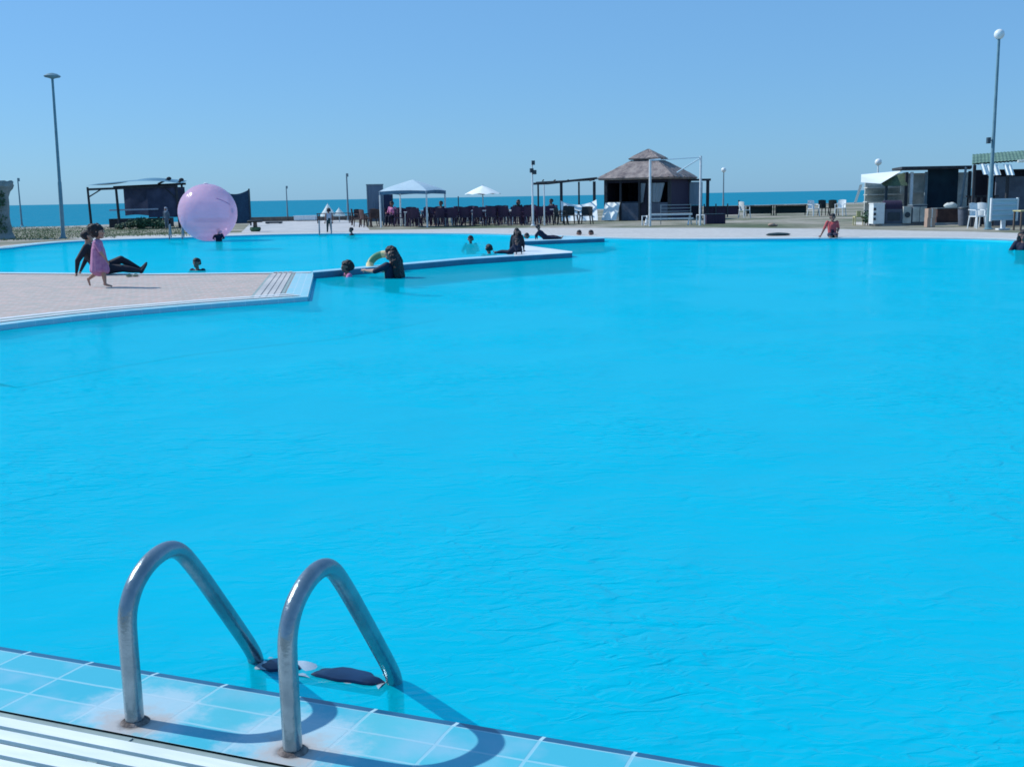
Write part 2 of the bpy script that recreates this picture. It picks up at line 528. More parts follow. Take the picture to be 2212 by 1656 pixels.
# ground material: dusty sand, dry grass, green grass to the left
def ground_mat():
    m = bpy.data.materials.new('dusty_ground')
    m.use_nodes = True
    N, L = m.node_tree.nodes, m.node_tree.links
    b = N['Principled BSDF']; b.inputs['Roughness'].default_value = .95
    b.inputs['Specular IOR Level'].default_value = .1
    tc = N.new('ShaderNodeTexCoord')
    n1 = N.new('ShaderNodeTexNoise'); n1.inputs['Scale'].default_value = .16; n1.inputs['Detail'].default_value = 6; n1.inputs['Roughness'].default_value = .65
    L.new(tc.outputs['Object'], n1.inputs['Vector'])
    r1 = N.new('ShaderNodeValToRGB')
    e = r1.color_ramp.elements
    e[0].position = .38; e[0].color = (.105, .135, .085, 1)
    e[1].position = .66; e[1].color = (.40, .37, .33, 1)
    k = e.new(.50); k.color = (.235, .235, .19, 1)
    L.new(n1.outputs[0], r1.inputs[0])
    n2 = N.new('ShaderNodeTexNoise'); n2.inputs['Scale'].default_value = 2.2; n2.inputs['Detail'].default_value = 5
    L.new(tc.outputs['Object'], n2.inputs['Vector'])
    mx = N.new('ShaderNodeMix'); mx.data_type = 'RGBA'; mx.blend_type = 'OVERLAY'; mx.inputs[0].default_value = .55
    L.new(r1.outputs[0], mx.inputs[6]); L.new(n2.outputs[0], mx.inputs[7])
    L.new(mx.outputs[2], b.inputs['Base Color'])
    bp = N.new('ShaderNodeBump'); bp.inputs['Strength'].default_value = .6; bp.inputs['Distance'].default_value = .04
    n3 = N.new('ShaderNodeTexNoise'); n3.inputs['Scale'].default_value = 6; n3.inputs['Detail'].default_value = 5
    L.new(tc.outputs['Object'], n3.inputs['Vector']); L.new(n3.outputs[0], bp.inputs['Height'])
    L.new(bp.outputs[0], b.inputs['Normal'])
    return m
M['ground'] = ground_mat()
M['sand'] = pmat('beach_sand', (.34, .33, .29), (.22, .235, .21), .12, .95, .5, 4, stretch=(.35, 1.6, 1))

shore = [Vector((-400, 40, 0)), Vector((-120, 62, 0)), Vector((-45, 70, 0)), G(60, 491), Vector((-25, 80, 0)), Vector((-14, 92, 0)), Vector((0, 104, 0)), Vector((20, 118, 0)), Vector((42, 130, 0)), Vector((80, 150, 0)), Vector((420, 240, 0))]
shore[3] = Vector((shore[3].x, shore[3].y, 0))
land_outer = shore + [Vector((420, -80, 0)), Vector((-400, -80, 0))]
struct(poly_obj('ground', land_outer, [outline], -0.012, M['ground']))
bm_ = MB()
ribbon(bm_, smooth_poly(shore, 1), -7, 0.0, -.005, -.012, 0, 1)
ribbon(bm_, smooth_poly(shore, 1), 0.0, 14, -.012, -.9, 0, 1)
struct(bm_.build('beach', M['sand']))
mb = MB()
sh2 = [p + Vector((0, 2, 0)) for p in shore]
seaP = [Vector((-30000, 60, 0))] + sh2 + [Vector((30000, 900, 0)), Vector((30000, 42000, 0)), Vector((-30000, 42000, 0))]
struct(poly_obj('sea', seaP, [], -.25, M['sea']))

# pool: floor, walls, water
FLOOR = -0.40
struct(poly_obj('pool_floor', outline, [], FLOOR, M['pool_floor']))
mb = MB()
lp = outline + [outline[0]]
for a, b in zip(lp, lp[1:]):
    mb.add([(a.x, a.y, -.02), (b.x, b.y, -.02), (b.x, b.y, FLOOR), (a.x, a.y, FLOOR)], [(0, 1, 2, 3)])
ribbon(mb, far_s, 0.0, -.5, -.11, -.27, 0, 1)
ribbon(mb, far_s, -.5, -1.5, -.27, FLOOR + .003, 0, 1)
struct(mb.build('pool_wall', M['pool_floor']))
struct(poly_obj('pool_water', outline, [], WZ, M['pool_water']))

# kerb of light blue tiles round the pool, with a dark nosing under its edge
mb = MB()
ribbon(mb, near[1:-1], -.345, 0.0, 0.0, -.012, 0, -1)
ribbon(mb, near[1:-1], 0.0, .034, -.0122, -.0185, 1, -1)
ribbon(mb, near[1:-1], .034, .036, -.0185, -.09, 1, -1)
M['nosing'] = tile_mat('dark_blue_nosing', (.010, .09, .20), (.012, .11, .23), (.45, .68, .76), .25, .3, .006, 0, .2, (.02, .2, .32))
kerb = mb.build('pool_kerb', [M['lip_tile'], M['nosing']])
struct(kerb)
for d in kerb.data.uv_layers[0].data:      # joints fall where the photograph shows them
    d.uv = (d.uv[0] - .158, d.uv[1] + (.0 if d.uv[1] <= 0 else .1))

mb = MB()
ribbon(mb, far_s, 0.0, .36, -.005, 0.0, 0, 1)
struct(mb.build('far_pool_kerb', M['lip_tile_far']))
mb = MB()
ribbon(mb, far_s, .362, .62, .004, .004, 0, 1)
fg = mb.build('overflow_grating', M['white_plastic'])
tag(fg, 'white overflow grating curving along the far pool edge', 'grating')
# paving along the far right and the pale plaza in the middle
mb = MB()
outer = [G(x, y) for x, y in ((150, 514.5), (230, 510.5), (400, 505), (520, 502), (640, 500), (800, 496.5), (1000, 493.5), (1200, 492), (1600, 492), (1800, 494), (1950, 497.5), (2100, 500), (2212, 503), (2330, 506))]
ring = [Vector((p.x, p.y, 0)) for p in outer] + [Vector((p.x, p.y, 0)) for p in reversed([p for p in far_s if -16.5 < p.x < 16 and p.y > 26.4])]
pav = poly_obj('poolside_paving', ring, [], -.008, M['paving'])
struct(pav)
pl = [G(x, y) for x, y in ((520, 503), (640, 500.5), (740, 499), (800, 498), (792, 489), (775, 481), (735, 474), (640, 473), (552, 474), (535, 488))]
struct(poly_obj('plaza', [Vector((p.x, p.y, 0)) for p in pl], [], -.004, M['concrete']))

# near overflow channel and its white slats
mb = MB()
mb.add([E(-5, -.343, -.007), E(6, -.343, -.007), E(6, -1.6, -.007), E(-5, -1.6, -.007)], [(3, 2, 1, 0)])
M['channel'] = pmat('channel_concrete', (.30, .40, .40), (.20, .28, .29), 6, .8)
struct(mb.build('overflow_channel', M['channel']))
gr = thing('overflow_grating', 'white slatted overflow grating beside the near tiled pool edge', 'grating', E(0, -.5, 0), math.atan2(DV.y, DV.x))
slat_mat = pmat('white_slat_plastic', (.80, .86, .85), (.66, .75, .75), 3, .5, stretch=(1, 6, 6))
sm = MB()
perps = []
p_ = -.383
for w in (.042, .042, .045, .050, .05, .05, .05, .05, .05, .05, .05):
    perps.append((p_ - w / 2, w)); p_ -= w + .018
xx = -4.6
for (pc, w) in perps:
    x = -4.7
    while x < 6:
        L_ = 1.0
        cx = x + L_ / 2
        sm.box((cx, pc + .5, .0005 + random.uniform(-.001, .001)), (L_ - .006, w, .012), random.uniform(-.001, .001))
        x += L_
slats = sm.build('slats', slat_mat, gr)
tb = MB()
for x in np.arange(-4.7, 6, .5):
    tb.box((x, -.35, -.0055), (.03, 1.0, .004))
tb.build('crossbar', M['channel'], gr)

# island between the two pools
isl_front = [G(x, y) for x, y in ((-260, 735), (0, 700), (219, 675), (443, 656), (576, 646.5), (664, 640))]
isl_tip = [G(664, 640), G(678, 585)]
isl_back = [G(678, 585), G(576, 587), (G(338, 589.5)), G(0, 587), G(-260, 584)]
for l in (isl_front, isl_tip, isl_back):
    for p in l: p.z = 0
isl_poly = isl_front + isl_back[:]
isl_poly = [Vector((-24, 9.0, 0))] + isl_poly + [Vector((-24, 26, 0))]
mb = MB(); mb.prism(isl_poly, FLOOR, -.012)
i_line = isl_front[:-1] + [isl_front[-1].lerp(isl_tip[1], .02)] + [isl_tip[1].lerp(isl_tip[0], .02)] + isl_back[1:]
ribbon(mb, i_line, 0.0, -.35, -.10, -.22, 0, 1)
ribbon(mb, i_line, -.35, -2.0, -.22, FLOOR + .004, 0, 1)
isl = mb.build('island_base', M['pool_floor']); struct(isl)
mb = MB()
fr_line = smooth_poly(isl_front, 1)
ribbon(mb, fr_line, -.005, .30, -.008, -.002, 0, 1)
ribbon(mb, isl_tip, -.005, .34, -.008, -.001, 0, 1)
ribbon(mb, isl_back, -.005, .30, -.008, -.003, 0, 1)
ribbon(mb, fr_line, -.008, -.012, -.006, -.085, 0, 1)
ribbon(mb, isl_tip, -.008, -.012, -.006, -.085, 0, 1)
struct(mb.build('island_kerb', M['lip_tile_far']))
io = poly_obj('island_paving', isl_poly, [], -.009, M['brick']); struct(io)
mb = MB()
ribbon(mb, fr_line, .50, .64, .006, .006, 0, 1)
ribbon(mb, fr_line, .33, .50, .002, .002, 1, 1)
ribbon(mb, fr_line, .22, .33, .006, .006, 0, 1)
ig = mb.build('overflow_grating', [M['white_plastic'], M['channel']])
tag(ig, 'white double line of overflow grating along the near edge of the brick island', 'grating')
mb = MB()
for k in range(4):
    ribbon(mb, isl_tip, .42 + k * .095, .42 + k * .095 + .07, .004, .004, 0, 1)
ribbon(mb, isl_tip, .36, .42, -.004, -.004, 1, 1)
ribbon(mb, isl_tip, .42, .80, -.004, -.004, 0, 1)
ribbon(mb, isl_tip, .80, .84, -.004, -.004, 1, 1)
tg = mb.build('overflow_grating', [M['concrete'], M['channel']])
tag(tg, 'white slatted overflow grating crossing the pointed end of the brick island', 'grating')
mb = MB()
ribbon(mb, isl_back, .30, .50, .004, .004, 0, 1)
bgx = mb.build('overflow_grating', M['white_plastic'])
tag(bgx, 'white overflow grating on the back edge of the island behind the girl', 'grating')

# low dividing walls standing in the water
M['wall_side'] = pmat('blue_wall_tiles', (.035, .20, .32), (.025, .15, .25), 2.5, .4)
def low_wall(name, poly, z1, label, top='wall_top'):
    P = [Vector((p.x, p.y, 0)) for p in poly]
    mb = MB(); mb.prism(P, FLOOR, z1 - .012)
    o = thing(name, label, 'wall', (0, 0, 0))
    mb.build('wall_body', M['wall_side'], o)
    mb = MB(); mb.prism(P, z1 - .012, z1)
    mb.build('coping', M[top], o)
    return o
M['wall_top'] = pmat('pale_blue_coping', (.36, .62, .72), (.25, .50, .64), 1.8, .5)
WT = .05
low_wall('dividing_wall', [G(676, 588, WT), G(1000, 560, WT), G(1110, 553, WT), G(1110, 549, WT), G(1000, 556.5, WT), G(676, 584.5, WT)], WT, 'long low pale blue wall running from the island out between the two pools')
low_wall('dividing_wall', [G(1110.2, 553, WT), G(1236, 545.5, WT), G(1236, 543, WT), G(1128, 529, WT), G(1110.2, 536, WT)], WT, 'wedge shaped low white platform at the end of the long pool wall', 'white_plastic')
low_wall('dividing_wall', [G(1120, 521.5, WT), G(1306, 514.5, WT), G(1306, 512.5, WT), G(1215, 511.5, WT), G(1120, 516.5, WT)], WT, 'farther low pool wall with bathers sitting along its top')

# ------------------------------------------------------------------ near ladder
base_along = (.760, 1.261)
lad = thing('pool_ladder', 'steel pool ladder with two arched handrails at the near tiled edge', 'ladder', E(1.0105, -.275, 0), math.atan2(DV.y, DV.x))
prof = [(0, -.02), (0, .11), (0, .24), (.004, .30), (.018, .340), (.045, .378), (.085, .407), (.128, .424), (.172, .430), (.212, .423), (.248, .400), (.282, .362), (.33, .300), (.40, .203), (.47, .105), (.525, .027), (.556, -.020), (.574, -.055), (.582, -.10), (.584, -.16), (.584, -.6), (.584, -1.15)]
def cr_spline(P, n=4):
    Q = []
    P = [Vector((0, a, b)) for a, b in P]
    for i in range(len(P) - 1):
        p0, p1, p2, p3 = P[max(i - 1, 0)], P[i], P[i + 1], P[min(i + 2, len(P) - 1)]
        for k in range(n):
            t = k / n
            Q.append(.5 * ((2 * p1) + (p2 - p0) * t + (2 * p0 - 5 * p1 + 4 * p2 - p3) * t * t + (3 * p1 - p0 - 3 * p2 + p3) * t ** 3))
    Q.append(P[-1]); return Q
for sx in (-.2505, .2505):
    path = [p + Vector((sx, 0, 0)) for p in cr_spline(prof)]
    hr = MB().tube(path, .0252, 20).build('handrail', M['steel'], lad, True, 60)
    fl = MB().lathe((sx, 0, -.006), [(.040, 0), (.040, .004), (.034, .009), (.030, .012), (.0285, .012)], 20).build('base_flange', M['rust'], hr, True)
for zt in (-.076, -.30):
    st = MB().box((0, .57, zt - .012), (.45, .085, .018)).grid(lambda u, v: (-.225 + .45 * u, .522 + .096 * v, zt + .004 + .0045 * math.sin(u * 19 + v * 2) + .003 * math.sin(v * 6 + u * 7)), 40, 6).build('tread', M['steel_wet'], lad, True, 60)
    for cx, wx in ((-.150, .125), (.095, .235)):
        gp_ = MB().lathe((cx, .567, zt + .001), [(.5, 0), (.5, .008), (.46, .014), (.30, .0155), (.05, .016)], 26, 0, wx, .088)
        for i_, v in enumerate(gp_.v):
            a_ = math.atan2((v[1] - .567) / .088, (v[0] - cx) / wx)
            k_ = 1 + .10 * math.sin(3 * a_ + cx * 30) + .07 * math.sin(7 * a_ + 1)
            gp_.v[i_] = (cx + (v[0] - cx) * k_, .567 + (v[1] - .567) * k_, v[2])
        gp_.build('grip_pad', M['pad'], st, True)

# old mortar smeared round the two post feet
def mortar_smear(m, spots):
    N, L = m.node_tree.nodes, m.node_tree.links
    b = N['Principled BSDF']
    src = b.inputs['Base Color'].links[0].from_socket
    tc = N.new('ShaderNodeTexCoord')
    nz = N.new('ShaderNodeTexNoise'); nz.inputs['Scale'].default_value = 11; nz.inputs['Detail'].default_value = 6; nz.inputs['Roughness'].default_value = .7
    L.new(tc.outputs['Object'], nz.inputs['Vector'])
    for (p, r0, r1, col, amt) in spots:
        dist = N.new('ShaderNodeVectorMath'); dist.operation = 'DISTANCE'; dist.inputs[1].default_value = p
        L.new(tc.outputs['Object'], dist.inputs[0])
        ad = N.new('ShaderNodeMath'); ad.operation = 'MULTIPLY_ADD'; ad.inputs[1].default_value = -(r1 - r0) * 2.4
        L.new(nz.outputs[0], ad.inputs[0]); L.new(dist.outputs['Value'], ad.inputs[2])
        mr = N.new('ShaderNodeMapRange'); mr.interpolation_type = 'SMOOTHSTEP'
        o_ = -(r1 - r0) * 1.2
        mr.inputs[1].default_value = r0 + o_; mr.inputs[2].default_value = r1 + o_
        mr.inputs[3].default_value = amt; mr.inputs[4].default_value = 0
        L.new(ad.outputs[0], mr.inputs[0])
        mx = N.new('ShaderNodeMix'); mx.data_type = 'RGBA'
        L.new(mr.outputs[0], mx.inputs[0]); L.new(src, mx.inputs[6]); mx.inputs[7].default_value = (*col, 1)
        src = mx.outputs[2]
    L.new(src, b.inputs['Base Color'])
sp = []
for a in base_along:
    sp += [(E(a - .03, -.22), .10, .23, (.44, .60, .68), .8), (E(a, -.285), .045, .14, (.45, .44, .43), .95), (E(a, -.278), .024, .055, (.10, .085, .075), .95)]
mortar_smear(M['lip_tile'], sp)

# ------------------------------------------------------------------ people
def capsule(mb, a, ra, b, rb, n=12):
    a, b = Vector(a), Vector(b)
    d = b - a
    L = d.length
    t = d / L if L > 1e-6 else Vector((0, 0, 1))
    pts, rad = [], []
    for k in range(4):
        th = math.pi / 2 * (1 - k / 4)
        pts.append(a - t * ra * math.sin(th)); rad.append(max(ra * math.cos(th), ra * .02))
    pts.append(a); rad.append(ra)
    if L > 1e-6:
        pts.append(b); rad.append(rb)
    for k in range(1, 5):
        th = math.pi / 2 * k / 4
        pts.append(b + t * rb * math.sin(th)); rad.append(max(rb * math.cos(th), rb * .02))
    mb.tube(pts, rad, n)
def fuse(name, caps, mats, voxel, parent, smooth_it=6, relief=0.0):
    # one continuous surface out of tapered limbs; caps: (a, ra, b, rb, material index)
    mb = MB()
    for c in caps: capsule(mb, c[0], c[1], c[2], c[3])
    o = mb.build(name, mats, parent, True, 180)
    m = o.modifiers.new('remesh', 'REMESH'); m.mode = 'VOXEL'; m.voxel_size = voxel; m.use_smooth_shade = True
    s = o.modifiers.new('smooth', 'SMOOTH'); s.factor = .5; s.iterations = smooth_it
    dg = bpy.context.evaluated_depsgraph_get(); dg.update()
    me = bpy.data.meshes.new_from_object(o.evaluated_get(dg))
    o.modifiers.clear()
    old = o.data
    o.data = me
    bpy.data.meshes.remove(old)
    me.name = name
    me.materials.clear()
    for q in mats: me.materials.append(q)
    n = len(me.polygons)
    if len(mats) > 1:
        C = np.empty(n * 3); me.polygons.foreach_get('center', C); C = C.reshape(-1, 3)
        best = np.full(n, 1e9); idx = np.zeros(n, dtype=int)
        for c in caps:
            a, b = np.array(c[0]), np.array(c[2]); ab = b - a
            l2 = max(ab @ ab, 1e-12)
            t = np.clip(((C - a) @ ab) / l2, 0, 1)
            d = np.linalg.norm(C - a - t[:, None] * ab, axis=1) - (c[1] + (c[3] - c[1]) * t)
            w = d < best
            best[w] = d[w]; idx[w] = c[4]
        me.polygons.foreach_set('material_index', idx.astype(np.int32))
    if relief:
        from mathutils import noise as nz
        for v in me.vertices:
            k = nz.noise(v.co * 22) * relief
            v.co += v.normal * k
    me.polygons.foreach_set('use_smooth', [True] * n)
    me.update()
    return o

STAND = dict(pel=(0, 0, .53), chest=(0, 0, .72), neck=(0, .005, .825), head=(0, .015, .915),
             shL=(-.105, 0, .795), shR=(.105, 0, .795), elL=(-.135, -.01, .63), elR=(.135, -.01, .63), wrL=(-.145, .04, .49), wrR=(.145, .04, .49),
             hiL=(-.05, 0, .51), hiR=(.05, 0, .51), knL=(-.055, .01, .28), knR=(.055, .01, .28), anL=(-.055, -.01, .045), anR=(.055, -.01, .045),
             toL=(-.062, .085, .018), toR=(.062, .085, .018))
def person(name, label, loc, rz, H, pose, wear=None, hair='short', headk=1.0, headyaw=0.0, skin='skin', voxel=None, group=None, girth=1.15, hairmat='hair', fold=False):
    J = dict(STAND); J.update(pose)
    J = {k: Vector(v) * H for k, v in J.items()}
    wear = wear or {}
    mats = [M[skin], M['lips'], M['eye']]
    def mi(region):
        w = wear.get(region)
        if not w: return 0
        if M[w] not in mats: mats.append(M[w])
        return mats.index(M[w])
    root = thing(name, label, 'person', loc, rz, group)
    h, g = H, girth
    caps = []
    t = mi('torso')
    caps.append((J['pel'], .072 * h * g, J['chest'].lerp(J['pel'], .5), .064 * h * g, mi('hips') if 'hips' in wear else t))
    caps.append((J['chest'].lerp(J['pel'], .5), .064 * h * g, J['chest'], .074 * h * g, t))
    for s in 'LR':
        caps.append((J['chest'], .062 * h * g, J['sh' + s], .036 * h, t))
        caps.append((J['pel'], .062 * h * g, J['hi' + s], .052 * h * g, mi('hips') if 'hips' in wear else t))
        side = (J['chest'] - J['pel']).normalized()
        caps.append((J['chest'] + (J['sh' + s] - J['chest']) * .5, .05 * h * g, J['pel'] + (J['hi' + s] - J['pel']) * .6, .052 * h * g, t))
    caps.append((J['chest'].lerp(J['neck'], .55), .036 * h, J['neck'], .031 * h, 0))
    caps.append((J['neck'], .030 * h, J['head'] + Vector((0, 0, -.02 * h)), .029 * h, 0))
    hk = headk * h
    qh = Quaternion((0, 0, 1), headyaw)
    hd = J['head']
    def HP(x, y, z): return hd + qh @ Vector((x, y, z)) * hk
    caps += [(HP(0, -.010, .018), .058 * hk, HP(0, .012, .012), .054 * hk, 0), (HP(0, .018, -.030), .040 * hk, HP(0, .030, -.042), .030 * hk, 0),
             (HP(0, .055, .006), .007 * hk, HP(0, .069, -.012), .010 * hk, 0),
             (HP(-.060, 0, -.004), .011 * hk, HP(-.061, -.004, .010), .012 * hk, 0), (HP(.060, 0, -.004), .011 * hk, HP(.061, -.004, .010), .012 * hk, 0),
             (HP(-.022, .058, .012), .0085 * hk, HP(-.019, .058, .012), .0085 * hk, 2), (HP(.022, .058, .012), .0085 * hk, HP(.019, .058, .012), .0085 * hk, 2),
             (HP(-.013, .055, -.034), .007 * hk, HP(.013, .055, -.034), .007 * hk, 1)]
    for s in 'LR':
        sg = -1 if s == 'L' else 1
        caps.append((J['sh' + s], .034 * h * g, J['el' + s], .025 * h * g, mi('uparm')))
        caps.append((J['el' + s], .025 * h * g, J['wr' + s], .016 * h, mi('loarm')))
        d = (J['wr' + s] - J['el' + s]).normalized()
        up = Vector((0, 0, 1)) if abs(d.z) < .8 else Vector((0, 1, 0))
        lat = d.cross(up).normalized() * (1 if s == 'R' else -1)
        nr = lat.cross(d).normalized()
        w = J['wr' + s]
        caps.append((w, .015 * h, w + d * .050 * h - nr * .003 * h, .019 * h, 0))
        caps.append((w + d * .030 * h + lat * .010 * h, .012 * h, w + d * .055 * h + lat * .016 * h, .010 * h, 0))
        for k, ln in enumerate((.040, .046, .043, .033)):
            o = w + d * .056 * h + lat * (.017 - k * .0115) * h
            m1 = o + (d * .9 - nr * .25) * ln * .55 * h
            caps.append((o, .0064 * h, m1, .0058 * h, 0)); caps.append((m1, .0058 * h, m1 + (d * .75 - nr * .6) * ln * .5 * h, .0048 * h, 0))
        tb0 = w + d * .018 * h + lat * .016 * h
        tb1 = tb0 + (d * .6 + lat * .75) * .030 * h
        caps.append((tb0, .009 * h, tb1, .0068 * h, 0)); caps.append((tb1, .0068 * h, tb1 + (d * .9 + lat * .25) * .024 * h, .0052 * h, 0))
        caps.append((J['hi' + s], .052 * h * g, J['kn' + s], .036 * h * g, mi('thigh')))
        kn, an = J['kn' + s], J['an' + s]
        caps.append((kn, .034 * h * g, kn.lerp(an, .35), .033 * h * g, mi('shin'))); caps.append((kn.lerp(an, .35), .033 * h * g, an, .021 * h, mi('shin')))
        caps.append((an, .022 * h, J['to' + s], .014 * h, mi('foot'))); caps.append((an + (an - J['to' + s]).normalized() * .016 * h, .018 * h, an, .022 * h, mi('foot')))
    body = fuse('body', caps, mats, voxel or .0068 * h ** .5, root, 4)
    hm = [M[hairmat]]
    hc = [(HP(0, -.022, .028), .060 * hk, HP(0, .006, .036), .057 * hk, 0)]
    if hair == 'short':
        hc += [(HP(-.038, -.025, .0), .030 * hk, HP(.038, -.025, 0), .030 * hk, 0)]
    elif hair == 'bushy':
        for a in range(9):
            an = a * 2.4
            hc.append((HP(.050 * math.cos(an), -.040 + .03 * math.sin(an), .024 + .034 * math.sin(a * 1.7)), .047 * hk, HP(0, -.02, .02), .055 * hk, 0))
        hc += [(HP(-.045, -.03, -.02), .036 * hk, HP(.045, -.03, -.02), .036 * hk, 0)]
    elif hair == 'long':
        dn = (J['chest'] - J['neck']).normalized()
        bk = qh @ Vector((0, -1, 0))
        for x in (-.045, -.02, .02, .045):
            a = HP(x, -.035, .0)
            b = J['neck'] + qh @ Vector((x * 1.3 * hk, 0, 0)) + bk * .060 * h + Vector((0, 0, .0))
            c = J['chest'] + qh @ Vector((x * 1.5 * hk, 0, 0)) + bk * .085 * h - Vector((0, 0, .06 * h))
            hc.append((a, .044 * hk, b, .050 * hk, 0)); hc.append((b, .050 * hk, c, .042 * hk, 0))
    elif hair == 'scarf':
        hc += [(HP(-.03, -.02, -.03), .045 * hk, HP(.03, -.02, -.03), .045 * hk, 0), (HP(0, -.02, -.05), .050 * hk, J['neck'] + Vector((0, -.01 * h, -.03 * h)), .065 * h, 0)]
    ho = fuse('headscarf' if hair == 'scarf' else 'hair', hc, hm, .007 * h ** .5, root, 3, relief=.012 * hk if hair in ('bushy', 'long') else 0)
    return root, J, body

# girl in the pink dress walking over the island
gp = G(217, 619.5)
girl_pose = dict(pel=(0, 0, .46), chest=(0, .01, .645), neck=(0, .015, .755), head=(0, .03, .875),
                 shL=(-.10, .0, .715), shR=(.10, .02, .715), elL=(-.15, -.05, .57), elR=(.14, .09, .575), wrL=(-.155, -.02, .44), wrR=(.135, .17, .45),
                 hiL=(-.055, 0, .43), hiR=(.055, 0, .43), knL=(-.06, -.055, .24), knR=(.06, .085, .25), anL=(-.06, -.205, .125), anR=(.06, .10, .045),
                 toL=(-.062, -.185, .03), toR=(.062, .20, .018))
girl, GJ, _ = person('person', 'small girl in a pink dress walking barefoot over the brick island', (gp.x, gp.y, -.005), R(-88), 1.06, girl_pose, dict(torso='pink', uparm='pink', hips='pink'), 'bushy', 1.42, 0, girth=1.12)
H_ = 1.06
dc = [(Vector((0, .01, .69)) * H_, .085 * H_, Vector((0, .005, .60)) * H_, .100 * H_, 0)]
for a in range(12):
    t_ = a * math.pi / 6
    dc.append((Vector((.04 * math.cos(t_), .01 + .03 * math.sin(t_), .60)) * H_, .075 * H_, Vector((.105 * math.cos(t_), .01 + .105 * math.sin(t_), .275 + .012 * math.sin(3 * t_))) * H_, .052 * H_, 0))
dc.append((Vector((0, 0, .58)) * H_, .10 * H_, Vector((0, 0, .30)) * H_, .13 * H_, 0))
fuse('dress', dc, [M['pink']], .010, girl, 3)

# adult in black sitting on the back edge of the island, legs stretched out
wp = G(222, 590)
sit_pose = dict(pel=(0, -.01, .065), chest=(0, -.105, .26), neck=(0, -.135, .36), head=(0, -.125, .45),
                shL=(-.105, -.125, .335), shR=(.105, -.12, .335), elL=(-.16, -.20, .19), elR=(.17, -.215, .18), wrL=(-.16, -.285, .035), wrR=(.16, -.245, .035),
                hiL=(-.055, .01, .06), hiR=(.055, .01, .06), knL=(-.065, .23, .17), knR=(.07, .27, .07), anL=(-.06, .46, .045), anR=(.07, .50, .03),
                toL=(-.07, .53, .12), toR=(.085, .56, .11))
blk = {k: 'black_cloth' for k in ('torso', 'hips', 'uparm', 'loarm', 'thigh', 'shin', 'foot')}
person('person', 'adult in black clothes sitting with outstretched legs behind the pink girl', (wp.x + .06, wp.y - .25, -.005), R(-84), 1.66, sit_pose, blk, 'short', 1.0, .4, girth=1.3)
# sandals left beside the sitting adult
sb = MB()
for k, (dx, dy) in enumerate(((0, 0), (.11, .05))):
    sb.lathe((dx, dy, .004), [(.045, 0), (.05, .012), (.045, .02)], 12, 0, 1, 2.4)
    sb.bar((dx - .04, dy + .03, .02), (dx, dy + .02, .05), .02, .008); sb.bar((dx, dy + .02, .05), (dx + .04, dy + .03, .02), .02, .008)
o = sb.build('sandals', M['leaf_dry']); q = G(279, 597); o.location = (q.x, q.y, 0)
tag(o, 'pair of greenish sandals on the brick island beside the sitting adult', 'sandals')

# bathers -----------------------------------------------------------------
SWIM = dict(elL=(-.17, .06, .68), elR=(.17, .06, .68), wrL=(-.13, .18, .66), wrR=(.13, .18, .66))
LEAN = dict(elL=(-.20, .05, .74), elR=(.19, .08, .70), wrL=(-.30, .12, .73), wrR=(.12, .20, .73))
def bather(px, py_water, up, H, rz, label, wear=None, hair='short', pose=SWIM, skin='skin_dark', group='bathers in the pool', yaw=0, girth=1.25):
    p = G(px, py_water, WZ)
    return person('person', label, (p.x, p.y, WZ + up - H), rz, H, pose, wear or {}, hair, 1.0, yaw, skin, voxel=.011, group=group, girth=girth)
nav = {k: 'navy' for k in ('torso', 'hips', 'uparm', 'loarm', 'thigh', 'shin')}
bather(427, 584, .27, 1.35, R(160), 'dark haired bather in the back pool just past the brick island', nav, 'short')
bather(751, 597, .30, 1.4, R(110), 'dark haired child bathing in front of the long pool wall', dict(torso='navy', uparm='pink_light'), 'bushy')
# woman with long hair leaning on the wall
bather(846, 600, .60, 1.66, R(68), 'long haired woman in dark clothes holding a yellow swim ring by the pool wall', nav | dict(loarm=''), 'long',
       dict(chest=(0, -.01, .72), neck=(0, -.01, .825), head=(0, .0, .91), shL=(-.105, .0, .785), shR=(.105, .0, .785), elR=(.13, .15, .72), wrR=(.07, .30, .715), elL=(-.13, .14, .72), wrL=(-.05, .29, .72)), 'skin', girth=1.2, yaw=.2)
# swim ring held by the woman
M['ring_green'] = pmat('green_vinyl', (.12, .30, .16), (.07, .20, .11), 5, .4)
rc = D(826, 572, 22.3)
ring = MB()
for k in range(10):
    seg = []
    for q_ in range(5):
        a = 2 * math.pi * (k + q_ / 4) / 10
        seg.append((.27 * math.cos(a), .27 * math.sin(a), 0))
    ring.tube(seg, .075, 12, 2 if k in (2, 3) else (1 if k in (5, 6) else 0), False)
ro = ring.build('swim_ring', [M['yellow_top'], M['white_plastic'], M['ring_green']], None, True, 60)
ro.location = (rc.x, rc.y, rc.z + .01)
ro.rotation_euler = (R(42), R(-24), .2)
tag(ro, 'pale yellow swim ring with white and green sections beside the long haired woman', 'swim ring')
bather(1017, 526, .26, 1.5, R(170), 'lone bather in the back pool below the white parasol', nav)
bather(1057, 548, .25, 1.5, R(20), 'bather whose dark head shows over the long pool wall', nav)
bather(760, 508, .32, 1.3, R(100), 'bather holding the far pool edge beside the pale plaza', nav, 'short', LEAN)
bather(1138, 520, .26, 1.45, R(185), 'bather standing in the water left of the farther wall', nav)
bather(2210, 540, .48, 1.6, R(150), 'bather in navy clothes cut off by the right border of the photo', nav, 'long')
bather(473, 521, .48, 1.15, R(190), 'child with dark hair standing in the water below the pink ball', nav, 'short')

